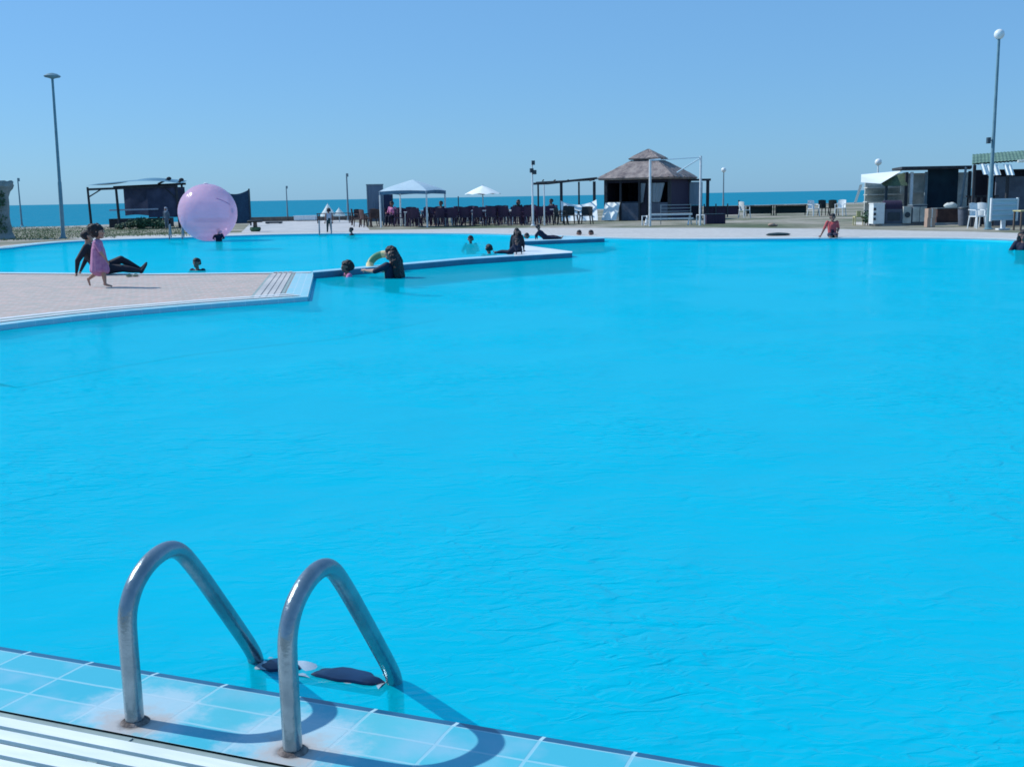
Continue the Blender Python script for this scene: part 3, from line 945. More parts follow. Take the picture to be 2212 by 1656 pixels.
SITG = dict(pel=(0, 0, .07), chest=(0, -.02, .265), neck=(0, -.015, .37), head=(0, .01, .46), shL=(-.105, -.02, .34), shR=(.105, -.02, .34),
            elL=(-.15, -.03, .19), elR=(.15, -.03, .19), wrL=(-.17, .02, .045), wrR=(.17, .02, .045), hiL=(-.05, .02, .06), hiR=(.05, .02, .06),
            knL=(-.06, .24, .055), knR=(.06, .24, .055), anL=(-.06, .27, -.17), anR=(.06, .27, -.17), toL=(-.065, .36, -.19), toR=(.065, .36, -.19))
RECL = dict(pel=(0, 0, .06), chest=(0, -.14, .18), neck=(0, -.20, .27), head=(0, -.215, .355), shL=(-.105, -.17, .245), shR=(.105, -.17, .245),
            elL=(-.14, -.27, .13), elR=(.14, -.27, .13), wrL=(-.15, -.27, .02), wrR=(.15, -.27, .02), hiL=(-.05, .02, .055), hiR=(.05, .02, .055),
            knL=(-.06, .25, .08), knR=(.06, .25, .05), anL=(-.06, .48, .04), anR=(.06, .49, .03), toL=(-.065, .53, .09), toR=(.065, .54, .08))
def at(px, py, z, **k):
    p = G(px, py, z); return (p.x, p.y, z)
person('person', 'person in dark clothes reclining on the wedge platform of the pool wall', at(1103, 549, WT), R(60), .85, RECL, nav, 'short', 1, 0, 'skin_dark', .011, 'people resting on the pool walls', 1.3)
person('person', 'person in black sitting upright on the wedge platform of the pool wall', at(1117, 543, WT), R(165), 1.05, SITG | dict(anL=(-.06, .44, .03), anR=(.06, .44, .03), knL=(-.06, .25, .07), knR=(.06, .25, .07), toL=(-.06, .48, .08), toR=(.06, .48, .08)), blk, 'long', 1, 0, 'skin_dark', .011, 'people resting on the pool walls', 1.55)
person('person', 'person lying with a raised head on the left of the farther pool wall', at(1178, 517, WT), R(-100), 1.05, RECL, nav, 'short', 1, 0, 'skin_dark', .011, 'people resting on the pool walls', 1.3)
bather(1251, 511.3, .24, 1.45, R(190), 'left one of two dark heads showing just behind the tip of the farther pool wall', nav)
bather(1277, 511.3, .24, 1.45, R(150), 'right one of two dark heads showing just behind the tip of the farther pool wall', nav)
person('person', 'boy in a coral shirt sitting on the far right pool edge', at(1797, 512.5, 0), R(172), 1.34, SITG | dict(elL=(-.15, -.05, .20), wrL=(-.10, .10, .10), elR=(.17, -.05, .19), wrR=(.24, -.03, .045), head=(0, .03, .445)), dict(torso='coral', uparm='coral', hips='navy', thigh='navy'), 'short', 1.05, .1, 'skin_dark', .008)
person('person', 'child in dark trousers standing at the far pool edge before the pale plaza', at(712, 506, -.1), R(20), 1.12, dict(anL=(-.09, -.02, .045), anR=(.08, .03, .045), knL=(-.07, .0, .28), knR=(.07, .02, .28), toL=(-.1, .06, .02), toR=(.09, .11, .02), elR=(.17, -.02, .64)), {k: 'denim' for k in ('hips', 'thigh', 'shin')} | dict(torso='scarf'), 'short', 1.25, .2, 'skin_dark', .010)

# ------------------------------------------------------------------ pink walking ball
bp_ = G(448, 521, WZ)
def ball_mat():
    m = bpy.data.materials.new('pink_clear_vinyl')
    m.use_nodes = True
    N, L = m.node_tree.nodes, m.node_tree.links
    N.clear()
    out = N.new('ShaderNodeOutputMaterial')
    tc = N.new('ShaderNodeTexCoord')
    nz = N.new('ShaderNodeTexNoise'); nz.inputs['Scale'].default_value = 1.6; nz.inputs['Detail'].default_value = 5
    L.new(tc.outputs['Object'], nz.inputs['Vector'])
    cr = N.new('ShaderNodeValToRGB')
    cr.color_ramp.elements[0].position = .40; cr.color_ramp.elements[0].color = (.80, .55, .68, 1)
    cr.color_ramp.elements[1].position = .66; cr.color_ramp.elements[1].color = (.98, .63, .75, 1)
    L.new(nz.outputs[0], cr.inputs[0])
    df = N.new('ShaderNodeBsdfPrincipled'); df.inputs['Roughness'].default_value = .18
    L.new(cr.outputs[0], df.inputs['Base Color'])
    tl = N.new('ShaderNodeBsdfTranslucent'); L.new(cr.outputs[0], tl.inputs[0])
    tp = N.new('ShaderNodeBsdfTransparent'); tp.inputs[0].default_value = (.95, .82, .95, 1)
    a = N.new('ShaderNodeMixShader'); a.inputs[0].default_value = .45
    L.new(df.outputs[0], a.inputs[1]); L.new(tl.outputs[0], a.inputs[2])
    lw = N.new('ShaderNodeLayerWeight'); lw.inputs[0].default_value = .35
    mr = N.new('ShaderNodeMapRange'); mr.inputs[3].default_value = .42; mr.inputs[4].default_value = .05
    L.new(lw.outputs['Facing'], mr.inputs[0])
    b = N.new('ShaderNodeMixShader'); L.new(mr.outputs[0], b.inputs[0])
    L.new(a.outputs[0], b.inputs[1]); L.new(tp.outputs[0], b.inputs[2])
    bpn = N.new('ShaderNodeBump'); bpn.inputs['Strength'].default_value = .5; bpn.inputs['Distance'].default_value = .06
    n2 = N.new('ShaderNodeTexNoise'); n2.inputs['Scale'].default_value = 3.5
    L.new(tc.outputs['Object'], n2.inputs['Vector']); L.new(n2.outputs[0], bpn.inputs['Height']); L.new(bpn.outputs[0], df.inputs['Normal'])
    L.new(b.outputs[0], out.inputs[0])
    return m
BALL = ball_mat()
BR = 1.10
wb = thing('water_ball', 'big translucent pink inflatable ball floating at the far side of the pool', 'inflatable ball', (bp_.x, bp_.y + .3, WZ + BR * .97))
mb = MB().ball((0, 0, 0), (BR, BR, BR * .98), 40, 24)
mb.build('shell', BALL, wb, True, 180)
zp = MB()
zp.tube([(BR * 1.004 * math.sin(a) * .985, -BR * 1.004 * math.cos(a) * math.cos(.6), BR * 1.004 * math.cos(a) * math.sin(.6) * .98) for a in np.arange(.55, 1.15, .05)], .012, 6)
zp.build('zip_seam', M['pink_light'], wb, True)
vl = MB().lathe((0, 0, BR * .975), [(.09, 0), (.09, .03), (.05, .05)], 12).build('valve_cap', M['white_plastic'], wb, True)

# ------------------------------------------------------------------ lamps and poles
def lamp(name, label, base, H, kind, tilt=0.0, r=.06, mat='pole_metal', group='lamp posts round the pool'):
    o = thing(name, label, 'lamp post', (base.x, base.y, 0), 0, group)
    o.rotation_euler = (0, tilt, 0)
    mb = MB(); mb.tube([(0, 0, 0), (0, 0, H * .35), (0, 0, H * .36), (0, 0, H)], [r * 1.25, r * 1.2, r, r * .72], 14)
    mb.build('pole', M[mat], o, True, 60)
    MB().lathe((0, 0, 0), [(r * 2.6, 0), (r * 2.6, .02), (r * 1.6, .05), (r * 1.35, .22)], 14).build('base_plate', M[mat], o, True)
    if kind == 'globe':
        g = H * .0265 if H > 4 else .17
        MB().lathe((0, 0, H), [(r * .72, -.02), (r * 1.6, .03), (g * .8, .06)], 14).build('collar', M[mat], o, True)
        MB().ball((0, 0, H + g * .9), g, 20, 14).build('lamp_globe', M['glass_globe'], o, True, 180)
    elif kind == 'disc':
        sh = MB().lathe((0, 0, H - .06), [(.05, 0), (.12, .03), (.30, .07), (.33, .12), (.20, .20), (.04, .24)], 20).build('lamp_shade', M[mat], o, True, 60)
    elif kind == 'flood':
        for k, (zz, sx) in enumerate(((H - .06, .05), (H - .42, -.03), (H - .50, .10))):
            hd = MB().box((sx, -.08, zz), (.16, .12, .20), .3 * k).build('floodlight', M['dark_metal'], o)
        MB().bar((-.12, -.02, H - .45), (.16, -.02, H - .45), .03, .03).build('bracket', M['dark_metal'], o)
    elif kind == 'thin':
        MB().box((.05, 0, H - .1), (.14, .06, .22)).build('lamp_head', M[mat], o)
    return o
lamp('lamp_post', 'tall dark lamp post with a flat lamp head on the grass', G(137, 515), 6.50, 'disc', R(1.0), .066)
lb = lamp('lamp_post', 'tall lamp post with a white globe beside the pale blue board', G(2135, 495.5), 6.28, 'globe', 0, .060)
MB().box((-.16, 0, 2.98), (.10, .14, .20)).build('loudspeaker', M['dark_metal'], lb)
MB().bar((-.16, 0, 2.98), (0, 0, 2.98), .03, .03).build('bracket', M['dark_metal'], lb)
def pole_at(px, ytop, ybase_Y, label, kind, r, mat, name='lamp_post'):
    b = D(px, 460, ybase_Y); t = D(px, ytop, ybase_Y)
    return lamp(name, label, Vector((b.x, b.y, 0)), t.z, kind, 0, r, mat)
pole_at(45, 385, 75, 'thin distant lamp post near the stone pillar', 'thin', .05, 'pole_metal')
pole_at(752, 375, 74, 'slim grey lamp post with a tilted head left of the grey slatted panel', 'thin', .06, 'grey_metal')
pole_at(621, 402, 90, 'faint thin pole standing on the beach before the sea', 'thin', .05, 'grey_metal')
pole_at(1151, 349, 52.5, 'pale pole with small dark floodlights left of the pergola', 'flood', .045, 'white_metal')
pole_at(1562, 372, 78, 'small lamp post with a white globe behind the dark purple fence', 'globe', .05, 'grey_metal')
pole_at(1893, 357, 56, 'short globe lamp rising behind the white stall awning', 'globe', .05, 'white_metal')
p1 = D(1176, 470, 53); t1 = D(1176, 399, 53)
o = MB().tube([(0, 0, 0), (0, 0, t1.z)], .035, 8).build('white_post', M['white_metal'], None, True); o.location = (p1.x, p1.y, 0)
tag(o, 'thin white post standing between the chairs and the pergola', 'post')
p1 = D(991, 470, 60); t1 = D(991, 424, 60)
o = MB().tube([(0, 0, 0), (0, 0, t1.z)], .03, 8).build('dark_post', M['dark_metal'], None, True); o.location = (p1.x, p1.y, 0)
tag(o, 'short dark post among the chairs left of the white parasol', 'post')

# ------------------------------------------------------------------ left side: pillar, shelter, screen
def leafs(mb, c, r, n, s, flat=1.0):
    for _ in range(n):
        th = random.uniform(0, 6.283); ph = math.acos(random.uniform(-1, 1)); rr = random.uniform(.45, 1) ** .6
        p = Vector(c) + Vector((r[0] * rr * math.sin(ph) * math.cos(th), r[1] * rr * math.sin(ph) * math.sin(th), r[2] * rr * math.cos(ph)))
        a = Vector((random.gauss(0, 1), random.gauss(0, 1), random.gauss(0, 1))).normalized()
        b = a.orthogonal().normalized()
        L = s * random.uniform(.6, 1.4)
        mb.add([p - a * L, p + b * L * .45, p + a * L, p - b * L * .45], [(0, 1, 2, 3)])
pb = D(2, 506, 46.5)
pil = thing('stone_pillar', 'grey stone pillar with a flared top and green creeper at the left border', 'pillar', (pb.x, pb.y, 0))
sh_ = MB().lathe((0, 0, 0), [(.56, 0), (.52, .12), (.47, .3), (.45, .5), (.43, .75), (.42, 1.0), (.42, 1.25), (.42, 1.5), (.43, 1.75), (.49, 1.95), (.60, 2.08), (.66, 2.2), (.66, 2.34), (.60, 2.40)], 22)
for i_, v in enumerate(sh_.v):
    k_ = 1 + random.uniform(-.06, .06)
    sh_.v[i_] = (v[0] * k_, v[1] * k_, v[2] + random.uniform(-.03, .03) * (v[2] > .05))
sh_.build('shaft', M['stone'], pil, True, 25)
mb = MB()
for z in np.arange(.2, 1.9, .12):
    leafs(mb, (random.uniform(-.1, .25), -.36, z), (.30, .16, .16), 40, .06)
mb.build('creeper', M['leaf'], pil)

shl = thing('beach_shelter', 'dark timber beach shelter with sagging tarpaulin roof and shade cloth walls', 'shelter', tuple(D(300, 489, 62)[:2]) + (0,), R(4))
SX = lambda px: D(px, 480, 62).x - D(300, 489, 62).x
SZ = lambda py: D(300, py, 62).z
posts = [(208, 403, -.9), (246, 402, 1.0), (268, 404, -1.0), (392, 400, -.9), (330, 398, 1.2), (385, 395, 1.3)]
for px, py, yy in posts:
    x = SX(px)
    MB().tube([(x + .05, yy, 0), (x, yy, SZ(py))], [.075, .06], 8).build('post', M['timber'], shl, True)
MB().bar((SX(208), -.9, SZ(408)), (SX(395), -.9, SZ(404)), .10, .12).build('beam', M['timber'], shl)
MB().bar((SX(240), 1.1, SZ(403)), (SX(395), 1.2, SZ(398)), .10, .12).build('beam', M['timber'], shl)
for (x0, x1, z0, z1) in ((SX(208), SX(240), SZ(425), SZ(406)), (SX(392), SX(365), SZ(430), SZ(404))):
    MB().bar((x0, -.93, z0), (x1, -.93, z1), .06, .06).build('brace', M['timber'], shl)
def roof_fn(u, v):
    x = SX(207) + (SX(396) - SX(207)) * u
    y = -1.15 + 2.6 * v
    z = SZ(400) + .22 * math.sin(u * 3.1) + .16 * v - .10 * math.sin(u * 7) * math.sin(v * 3.1) - .06 * math.sin(u * 5)
    return (x, y, z)
MB().grid(roof_fn, 40, 10).build('roof_tarpaulin', M['tarp_blue'], shl, True, 80)
def wall_fn(u, v):
    x = SX(262) + (SX(394) - SX(262)) * u
    return (x, 1.0 + .06 * math.sin(u * 17), SZ(466) + (SZ(405) - SZ(466)) * v + .05 * math.sin(u * 9) * (1 - v))
MB().grid(wall_fn, 40, 8).build('shade_cloth', M['shade_cloth'], shl, True, 80)
def wall2(u, v):
    x = SX(330) + (SX(396) - SX(330)) * u
    return (x, -.85 + .05 * math.sin(u * 14), SZ(470) + (SZ(406) - SZ(470)) * v - .25 * (1 - v) * math.sin(u * 3.1) * 0)
MB().grid(wall2, 24, 8).build('side_cloth', M['shade_cloth'], shl, True, 80)
MB().bar((SX(250), -.95, SZ(453)), (SX(352), -.95, SZ(452)), .05, .08).build('rail', M['scarf'], shl)
for (a, b, c_, d_) in ((345, 398, 372, 387), (380, 404, 398, 390)):
    MB().bar((SX(a), .2, SZ(b)), (SX(c_), -.2, SZ(d_)), .10, .08).build('roof_pole', M['timber'], shl)
    MB().ball((SX(c_), -.2, SZ(d_)), (.14, .1, .10), 8, 6).build('bundle', M['timber'], shl, True)
MB().box((SX(300), .6, .3), (3.4, .8, .5)).build('bench', M['timber'], shl)
def bush(px, Y, w, hh, label, n=260, mat='leaf_dry', s=.08):
    p = D(px, 480, Y)
    o = thing('bush', label, 'bush', (p.x, p.y, 0), 0, 'bushes before the beach shelter')
    mb = MB()
    for k in range(5):
        leafs(mb, (random.uniform(-w * .35, w * .35), random.uniform(-.15, .15), hh * random.uniform(.3, .65)), (w * .3, .3, hh * .38), n // 5, s)
    mb.build('foliage', M[mat], o)
    st = MB()
    for k in range(5): st.tube([(0, 0, 0), (random.uniform(-w, w) * .3, random.uniform(-.1, .1), hh * .6)], [.02, .008], 5)
    st.build('stem', M['timber_light'], o)
    return o
bush(281, 60.2, .9, .55, 'pale dusty bush under the left half of the beach shelter')
bush(306, 60.0, 1.0, .70, 'dark green bush in the middle under the beach shelter', 320, 'leaf')
bush(336, 60.0, 1.1, .62, 'low green bush right under the dark cloth of the beach shelter', 280, 'leaf')
bush(262, 60.4, .6, .35, 'smallest bush by the second post of the beach shelter', 140)
g0 = D(361, 490, 58.5)
person('person', 'person in a grey robe and pale headscarf standing before the beach shelter', (g0.x, g0.y, 0), R(170), 1.15, {}, {k: 'grey_robe' for k in ('torso', 'hips', 'uparm', 'loarm', 'thigh', 'shin')}, 'scarf', 1.1, 0, 'skin_dark', .012, hairmat='scarf')

scp = D(520, 468, 64)
scr = thing('screen_panel', 'dark blue mesh screen between two posts just right of the pink ball', 'screen', (scp.x, scp.y, 0))
zz = lambda py: D(520, py, 64).z
xs = lambda px: D(px, 468, 64).x - scp.x
def scr_fn(u, v):
    top = zz(418) + (zz(410) - zz(418)) * u - .12 * math.sin(u * 3.1)
    return (xs(497) + (xs(540) - xs(497)) * u, .04 * math.sin(u * 9), .12 + (top - .12) * v)
MB().grid(scr_fn, 16, 10).build('mesh_cloth', M['navy'] if False else pmat('blue_mesh', (.03, .09, .16), (.015, .045, .10), 3, .9, stretch=(6, 6, 6)), scr, True, 80)
for px, py in ((497, 416), (541, 408)):
    MB().tube([(xs(px), 0, 0), (xs(px), 0, zz(py))], .05, 8).build('post', M['dark_metal'], scr, True)

# urn-like bin and low dark slab on the plaza
q = G(552, 500)
bn = thing('tub_table', 'dark round topped stand on a tub right of the pink ball', 'stand', (q.x, q.y, 0))
MB().lathe((0, 0, .42), [(.34, 0), (.36, .03), (.36, .07), (.30, .10)], 18).build('table_top', M['black_plastic'], bn, True)
MB().lathe((0, 0, .20), [(.10, 0), (.09, .22)], 12).build('leg', M['timber_light'], bn, True)
MB().lathe((0, 0, 0), [(.20, 0), (.26, .10), (.24, .20), (.1, .21)], 16).build('tub', M['leaf'], bn, True)
q = G(592, 483)
o = MB().box((0, 0, .07), (1.0, .35, .10)).box((-.38, 0, .01), (.12, .3, .04)).box((.38, 0, .01), (.12, .3, .04)).build('low_bench', M['dark_metal']); o.location = (q.x, q.y, 0)
tag(o, 'long low dark bench lying on the pale plaza', 'bench')
# far ladders on the left pool edge
def far_ladder(px, py, label):
    q = G(px, py)
    o = thing('pool_ladder', label, 'ladder', (q.x, q.y, 0), R(8), 'small ladders at the far pool edge')
    for sx in (-.25, .25):
        MB().tube([(sx, .30, 0), (sx, .30, .42), (sx, .22, .52), (sx, .10, .50), (sx, -.12, .1), (sx, -.16, -.2), (sx, -.16, -.7)], .026, 8).build('handrail', M['grey_metal'], o, True)
    for z in (-.1, -.4):
        MB().box((0, -.16, z), (.5, .08, .03)).build('tread', M['grey_metal'], o)
    return o
far_ladder(381, 513, 'far pool ladder left of the pink ball')
far_ladder(703, 504, 'far pool ladder beside the child in dark trousers')

# white box, two pointed white tents, terrace edge on the beach side
o = MB().box((0, 0, .0), (14, .5, .35)).build('terrace_wall', M['timber_light']); q = D(640, 470, 76); o.location = (q.x, q.y, .12)
tag(o, 'low brown terrace wall behind the pale plaza', 'wall')
q = D(660, 470, 74.5)
wbx = thing('white_crate', 'low white box lying on the terrace before the sea', 'crate', (q.x, q.y, 0))
MB().box((0, 0, .20), (1.45, .7, .26)).build('crate_body', M['white_plastic'], wbx)
MB().box((0, 0, .35), (1.52, .76, .04)).build('lid', M['white_plastic'], wbx)
def small_tent(px, ytop, w, label):
    q = D(px, 470, 70); zt = D(px, ytop, 70).z
    o = thing('pointed_tent', label, 'tent', (q.x, q.y, 0), .4, 'small pointed white tents on the terrace')
    mb = MB()
    n = 10
    pr = [(w, .35), (w * .98, .45), (w * .5, .45 + (zt - .45) * .5), (w * .06, zt)]
    mb.lathe((0, 0, 0), pr, n)
    mb.build('canopy', M['white_cloth'], o, True, 30)
    MB().tube([(0, 0, 0), (0, 0, zt + .06)], .025, 6).build('pole', M['white_metal'], o)
    return o
small_tent(709, 441, .50, 'taller of two small pointed white tents on the terrace')
small_tent(733, 450, .40, 'lower of two small pointed white tents on the terrace')
def plain_table(name, label, px, py, Y, w, d_, h_, mat, group=None, rz=0, top=None):
    q = D(px, py, Y)
    o = thing(name, label, 'table', (q.x, q.y, 0), rz, group)
    MB().box((0, 0, h_ - .02), (w, d_, .04)).build('table_top', M[top or mat], o)
    for sx in (-1, 1):
        for sy in (-1, 1):
            MB().box((sx * (w / 2 - .05), sy * (d_ / 2 - .05), (h_ - .04) / 2), (.05, .05, h_ - .04)).build('leg', M[mat], o)
    return o
plain_table('long_table', 'long brown table in front of the pointed white tents', 722, 473, 66.5, 2.0, .7, .60, 'brown')

# grey slatted panel left of the canopy
q = D(812, 468, 58); zt = D(812, 399, 58).z; wpx = (829 - 796) / 2350 * 58
pn = thing('slatted_panel', 'grey slatted privacy panel standing left of the white canopy', 'panel', (q.x, q.y, 0), R(6))
MB().box((0, 0, zt / 2 + .1), (wpx, .03, zt - .25)).build('board', pmat('grey_slats', (.16, .22, .29), (.10, .15, .22), 4, .8, stretch=(9, 9, .3)), pn)
for sx in (-1, 1): MB().box((sx * wpx / 2, 0, zt / 2), (.06, .07, zt)).build('post', M['grey_metal'], pn)
MB().box((0, 0, zt), (wpx + .1, .09, .06)).build('top_rail', M['grey_metal'], pn)
q = D(838, 468, 58.5); zt2 = D(838, 420, 58.5).z
pn2 = thing('slatted_panel', 'shorter dark blue panel between the grey panel and the canopy', 'panel', (q.x, q.y, 0), R(-14))
MB().box((0, 0, zt2 / 2 + .06), (.55, .03, zt2 - .12)).build('board', pmat('blue_panel', (.03, .05, .12), (.015, .03, .08), 4, .8), pn2)
for sx in (-1, 1): MB().box((sx * .28, 0, zt2 / 2), (.05, .06, zt2)).build('post', M['dark_metal'], pn2)

# ------------------------------------------------------------------ canopy, parasol
cF = D(929, 490, 53.2)
cen = D(894, 490, 54.6)
gz = thing('canopy', 'white pyramid canopy on four slim white posts among the chairs', 'canopy', (cen.x, cen.y, 0), R(-18))
ez = D(900, 413, 54.6).z; az = D(898, 388, 54.6).z
hs = 1.26
def cano(u, v):
    pass
ap = (0, 0, az)
rm = MB()
cs = [(-hs, -hs), (hs, -hs), (hs, hs), (-hs, hs)]
for i in range(4):
    a, b = cs[i], cs[(i + 1) % 4]
    def fn(u, v, a=a, b=b):
        x = a[0] + (b[0] - a[0]) * u; y = a[1] + (b[1] - a[1]) * u
        sag = .10 * math.sin(math.pi * u) * (1 - v) * 1.0
        f = 1 - v
        z = ez + (az - ez) * (v ** .82) + sag * .4
        return (x * f, y * f, z)
    rm.grid(fn, 10, 8)
rf = rm.build('roof', M['canopy'], gz, True, 30)
vm = MB()
for i in range(4):
    a, b = cs[i], cs[(i + 1) % 4]
    vm.grid(lambda u, v, a=a, b=b: ((a[0] + (b[0] - a[0]) * u) * 1.003, (a[1] + (b[1] - a[1]) * u) * 1.003, ez + .10 * .4 * math.sin(math.pi * u) - .16 * (1 - v)), 10, 2)
vm.build('valance', pmat('blue_grey_valance', (.10, .22, .32), (.07, .16, .25), 3, .8), rf)
for (x, y) in cs:
    MB().tube([(x * .97, y * .97, 0), (x * .97, y * .97, ez + .02)], .045, 8).build('post', M['white_metal'], gz, True)

def parasol(label, px, ytop, yrim, Y, wpx_, group=None):
    q = D(px, 470, Y); zt = D(px, ytop, Y).z; zr = D(px, yrim, Y).z; r_ = wpx_ / 2 / 2350 * Y
    o = thing('parasol', label, 'parasol', (q.x, q.y, 0), .2, group)
    mb = MB()
    n = 8
    vs, fs = [], []
    for k in range(9):
        f = k / 8
        for a in range(32):
            t = 2 * math.pi * a / 32
            scal = 1 - .05 * abs(math.sin(t * n / 2))
            vs.append((r_ * f * math.cos(t) * scal + .001 * math.cos(t), r_ * f * math.sin(t) * scal + .001 * math.sin(t), zt - (zt - zr) * f ** 1.15 * (1 - .0 * f) + .05 * f * abs(math.sin(t * n / 2)) * (1 if f > .5 else f * 2)))
    for k in range(8):
        for a in range(32):
            a2 = (a + 1) % 32
            fs.append((k * 32 + a, k * 32 + a2, (k + 1) * 32 + a2, (k + 1) * 32 + a))
    mb.add(vs, fs)
    mb.build('canopy', M['white_sheet'], o, True, 25)
    MB().tube([(0, 0, 0), (0, 0, zt + .06)], .03, 8).build('pole', M['white_metal'], o, True)
    rb = MB()
    for a in range(n):
        t = 2 * math.pi * a / n
        rb.bar((.05 * math.cos(t), .05 * math.sin(t), zr - .02 + .0), (r_ * .6 * math.cos(t), r_ * .6 * math.sin(t), zr + (zt - zr) * .38), .02, .02)
    rb.build('ribs', M['white_metal'], o)
    MB().lathe((0, 0, 0), [(.25, 0), (.25, .08), (.06, .12)], 14).build('base', M['concrete'], o, True)
    return o
parasol('white parasol standing among the dark chairs', 1044, 401, 420, 58, 78)

# ------------------------------------------------------------------ chairs and tables of the seating area
def make_chair(label, mat, group, name='plastic_chair'):
    o = thing(name, label, 'chair', (0, 0, 0), 0, group)
    m = M[mat]
    MB().box((0, 0, .43), (.46, .44, .035)).build('seat', m, o)
    def bk(u, v):
        x = -.23 + .46 * u
        return (x, .21 + .05 * v + .05 * (abs(u - .5) * 2) ** 2 * -1, .45 + .42 * v + .03 * math.sin(math.pi * u) * v)
    b = MB().grid(bk, 8, 5)
    b.grid(lambda u, v: (lambda p: (p[0], p[1] + .025, p[2]))(bk(1 - u, v)), 8, 5)
    b.build('backrest', m, o, True, 60)
    for sx in (-1, 1):
        for sy in (-1, 1):
            MB().tube([(sx * .245, sy * .24, 0), (sx * .205, sy * .19, .42)], [.022, .03], 6).build('leg', m, o)
        MB().bar((sx * .25, -.16, .64), (sx * .245, .22, .66), .05, .03).bar((sx * .24, -.17, .44), (sx * .25, -.17, .64), .04, .03).build('armrest', m, o)
    return o
ch_lab = 'dark maroon plastic armchair in the dense seating rows behind the far pool edge'
ch0 = make_chair(ch_lab, 'maroon', 'maroon chairs in the seating rows')
first = [True]
def chair_at(x, y, rz):
    if first[0]:
        first[0] = False
        ch0.location = (x, y, 0); ch0.rotation_euler = (0, 0, rz); return ch0
    return dup(ch0, (x, y, 0), rz)
tb0 = None
tl = 'square table with a pale top standing between the maroon chairs'
tabs = []
for Y, offs in ((55.7, 0), (58.6, .8), (61.6, .2), (64.8, .9)):
    x = -6.6 + offs
    while x < 2.2:
        if not (Y < 57 and -6.9 < x < -6.2):
            tabs.append((x + random.uniform(-.15, .15), Y + random.uniform(-.2, .2)))
        x += 1.75
for i, (x, y) in enumerate(tabs):
    if tb0 is None:
        tb0 = thing('square_table', tl, 'table', (x, y, 0), .1, 'tables in the seating rows')
        MB().box((0, 0, .71), (.8, .8, .035)).build('table_top', M['white_plastic'], tb0)
        for sx in (-1, 1):
            for sy in (-1, 1): MB().tube([(sx * .36, sy * .36, 0), (sx * .33, sy * .33, .70)], .025, 6).build('leg', M['white_plastic'], tb0)
        t = tb0
    else:
        t = dup(tb0, (x, y, 0), random.uniform(-.3, .3))
    a0 = random.uniform(-.2, .2)
    for k in range(4):
        a = a0 + k * math.pi / 2
        chair_at(x + .62 * math.sin(a) * random.uniform(.95, 1.15), y + .62 * math.cos(a), math.pi + math.pi - a + random.uniform(-.25, .25))
x = -4.6
while x < 2.0:
    if abs(x - cF.x) > .3:
        chair_at(x, 53.9 + random.uniform(-.25, .25) + (.5 if x < -3 else 0), math.pi + random.uniform(-.35, .35))
    x += random.uniform(.5, .68)
br0 = make_chair('brown wooden chair in the loose cluster between the pale plaza and the white canopy', 'brown', 'brown chairs beside the plaza', 'wooden_chair')
br0.location = (D(779, 488, 56.5).x, 56.5, 0); br0.rotation_euler = (0, 0, .8)
for px, Y, rz in ((790, 55.2, 2.2), (801, 57.4, -.6), (811, 55.8, 3.4), (770, 60.0, 1.6)):
    dup(br0, (D(px, 488, Y).x, Y, 0), rz)
# people seated in the rows
CHS = dict(pel=(0, 0, .32), chest=(0, .0, .50), neck=(0, .005, .60), head=(0, .02, .69), shL=(-.105, 0, .575), shR=(.105, 0, .575), elL=(-.14, .04, .43), elR=(.14, .04, .43),
           wrL=(-.10, .16, .42), wrR=(.10, .16, .42), hiL=(-.05, .02, .31), hiR=(.05, .02, .31), knL=(-.06, .25, .30), knR=(.06, .25, .30), anL=(-.06, .26, .04), anR=(.06, .26, .04), toL=(-.06, .34, .02), toR=(.06, .34, .02))
def seated(px, Y, label, wear, rz, hair='short', H=1.62):
    q = D(px, 470, Y)
    c = chair_at(q.x, q.y, rz + math.pi)
    person('person', label, (q.x, q.y, -.02), rz, H, CHS, wear, hair, 1, 0, 'skin_dark', .013, 'people sitting in the seating rows')
seated(954, 57.0, 'seated person in navy right of the white canopy among the chairs', nav, R(140))
seated(1120, 57.4, 'seated person in black left of the floodlight pole', blk, R(200), 'scarf')
seated(1192, 59.6, 'seated person in black beside the pergola post', blk, R(120))
q = D(848, 470, 56.8)
person('person', 'person in a pink shirt seated under the left corner of the white canopy', (q.x, q.y, -.02), R(150), 1.66, CHS, dict(torso='pink_light', uparm='pink_light', loarm='pink_light', hips='navy', thigh='navy', shin='navy'), 'short', 1, 0, 'skin_dark', .013, 'people sitting in the seating rows')
chair_at(q.x, q.y, R(150) + math.pi)

# black armchairs by the pergola
ba = make_chair('black wicker armchair standing left before the white tarpaulin', 'black_plastic', 'black armchairs by the pergola', 'armchair')
q = G(1233, 484); ba.location = (q.x, q.y, 0); ba.rotation_euler = (0, 0, .3); ba.scale = (1.25, 1.2, .98)
for px, py, rz, lab in ((1266, 484, -.3, 'black wicker armchair standing right before the white tarpaulin'), (1212, 486, 1.2, 'black wicker armchair turned sideways left of the white tarpaulin')):
    q = G(px, py); c = dup(ba, (q.x, q.y, 0), rz, lab); c.scale = (1.2, 1.2, .95)

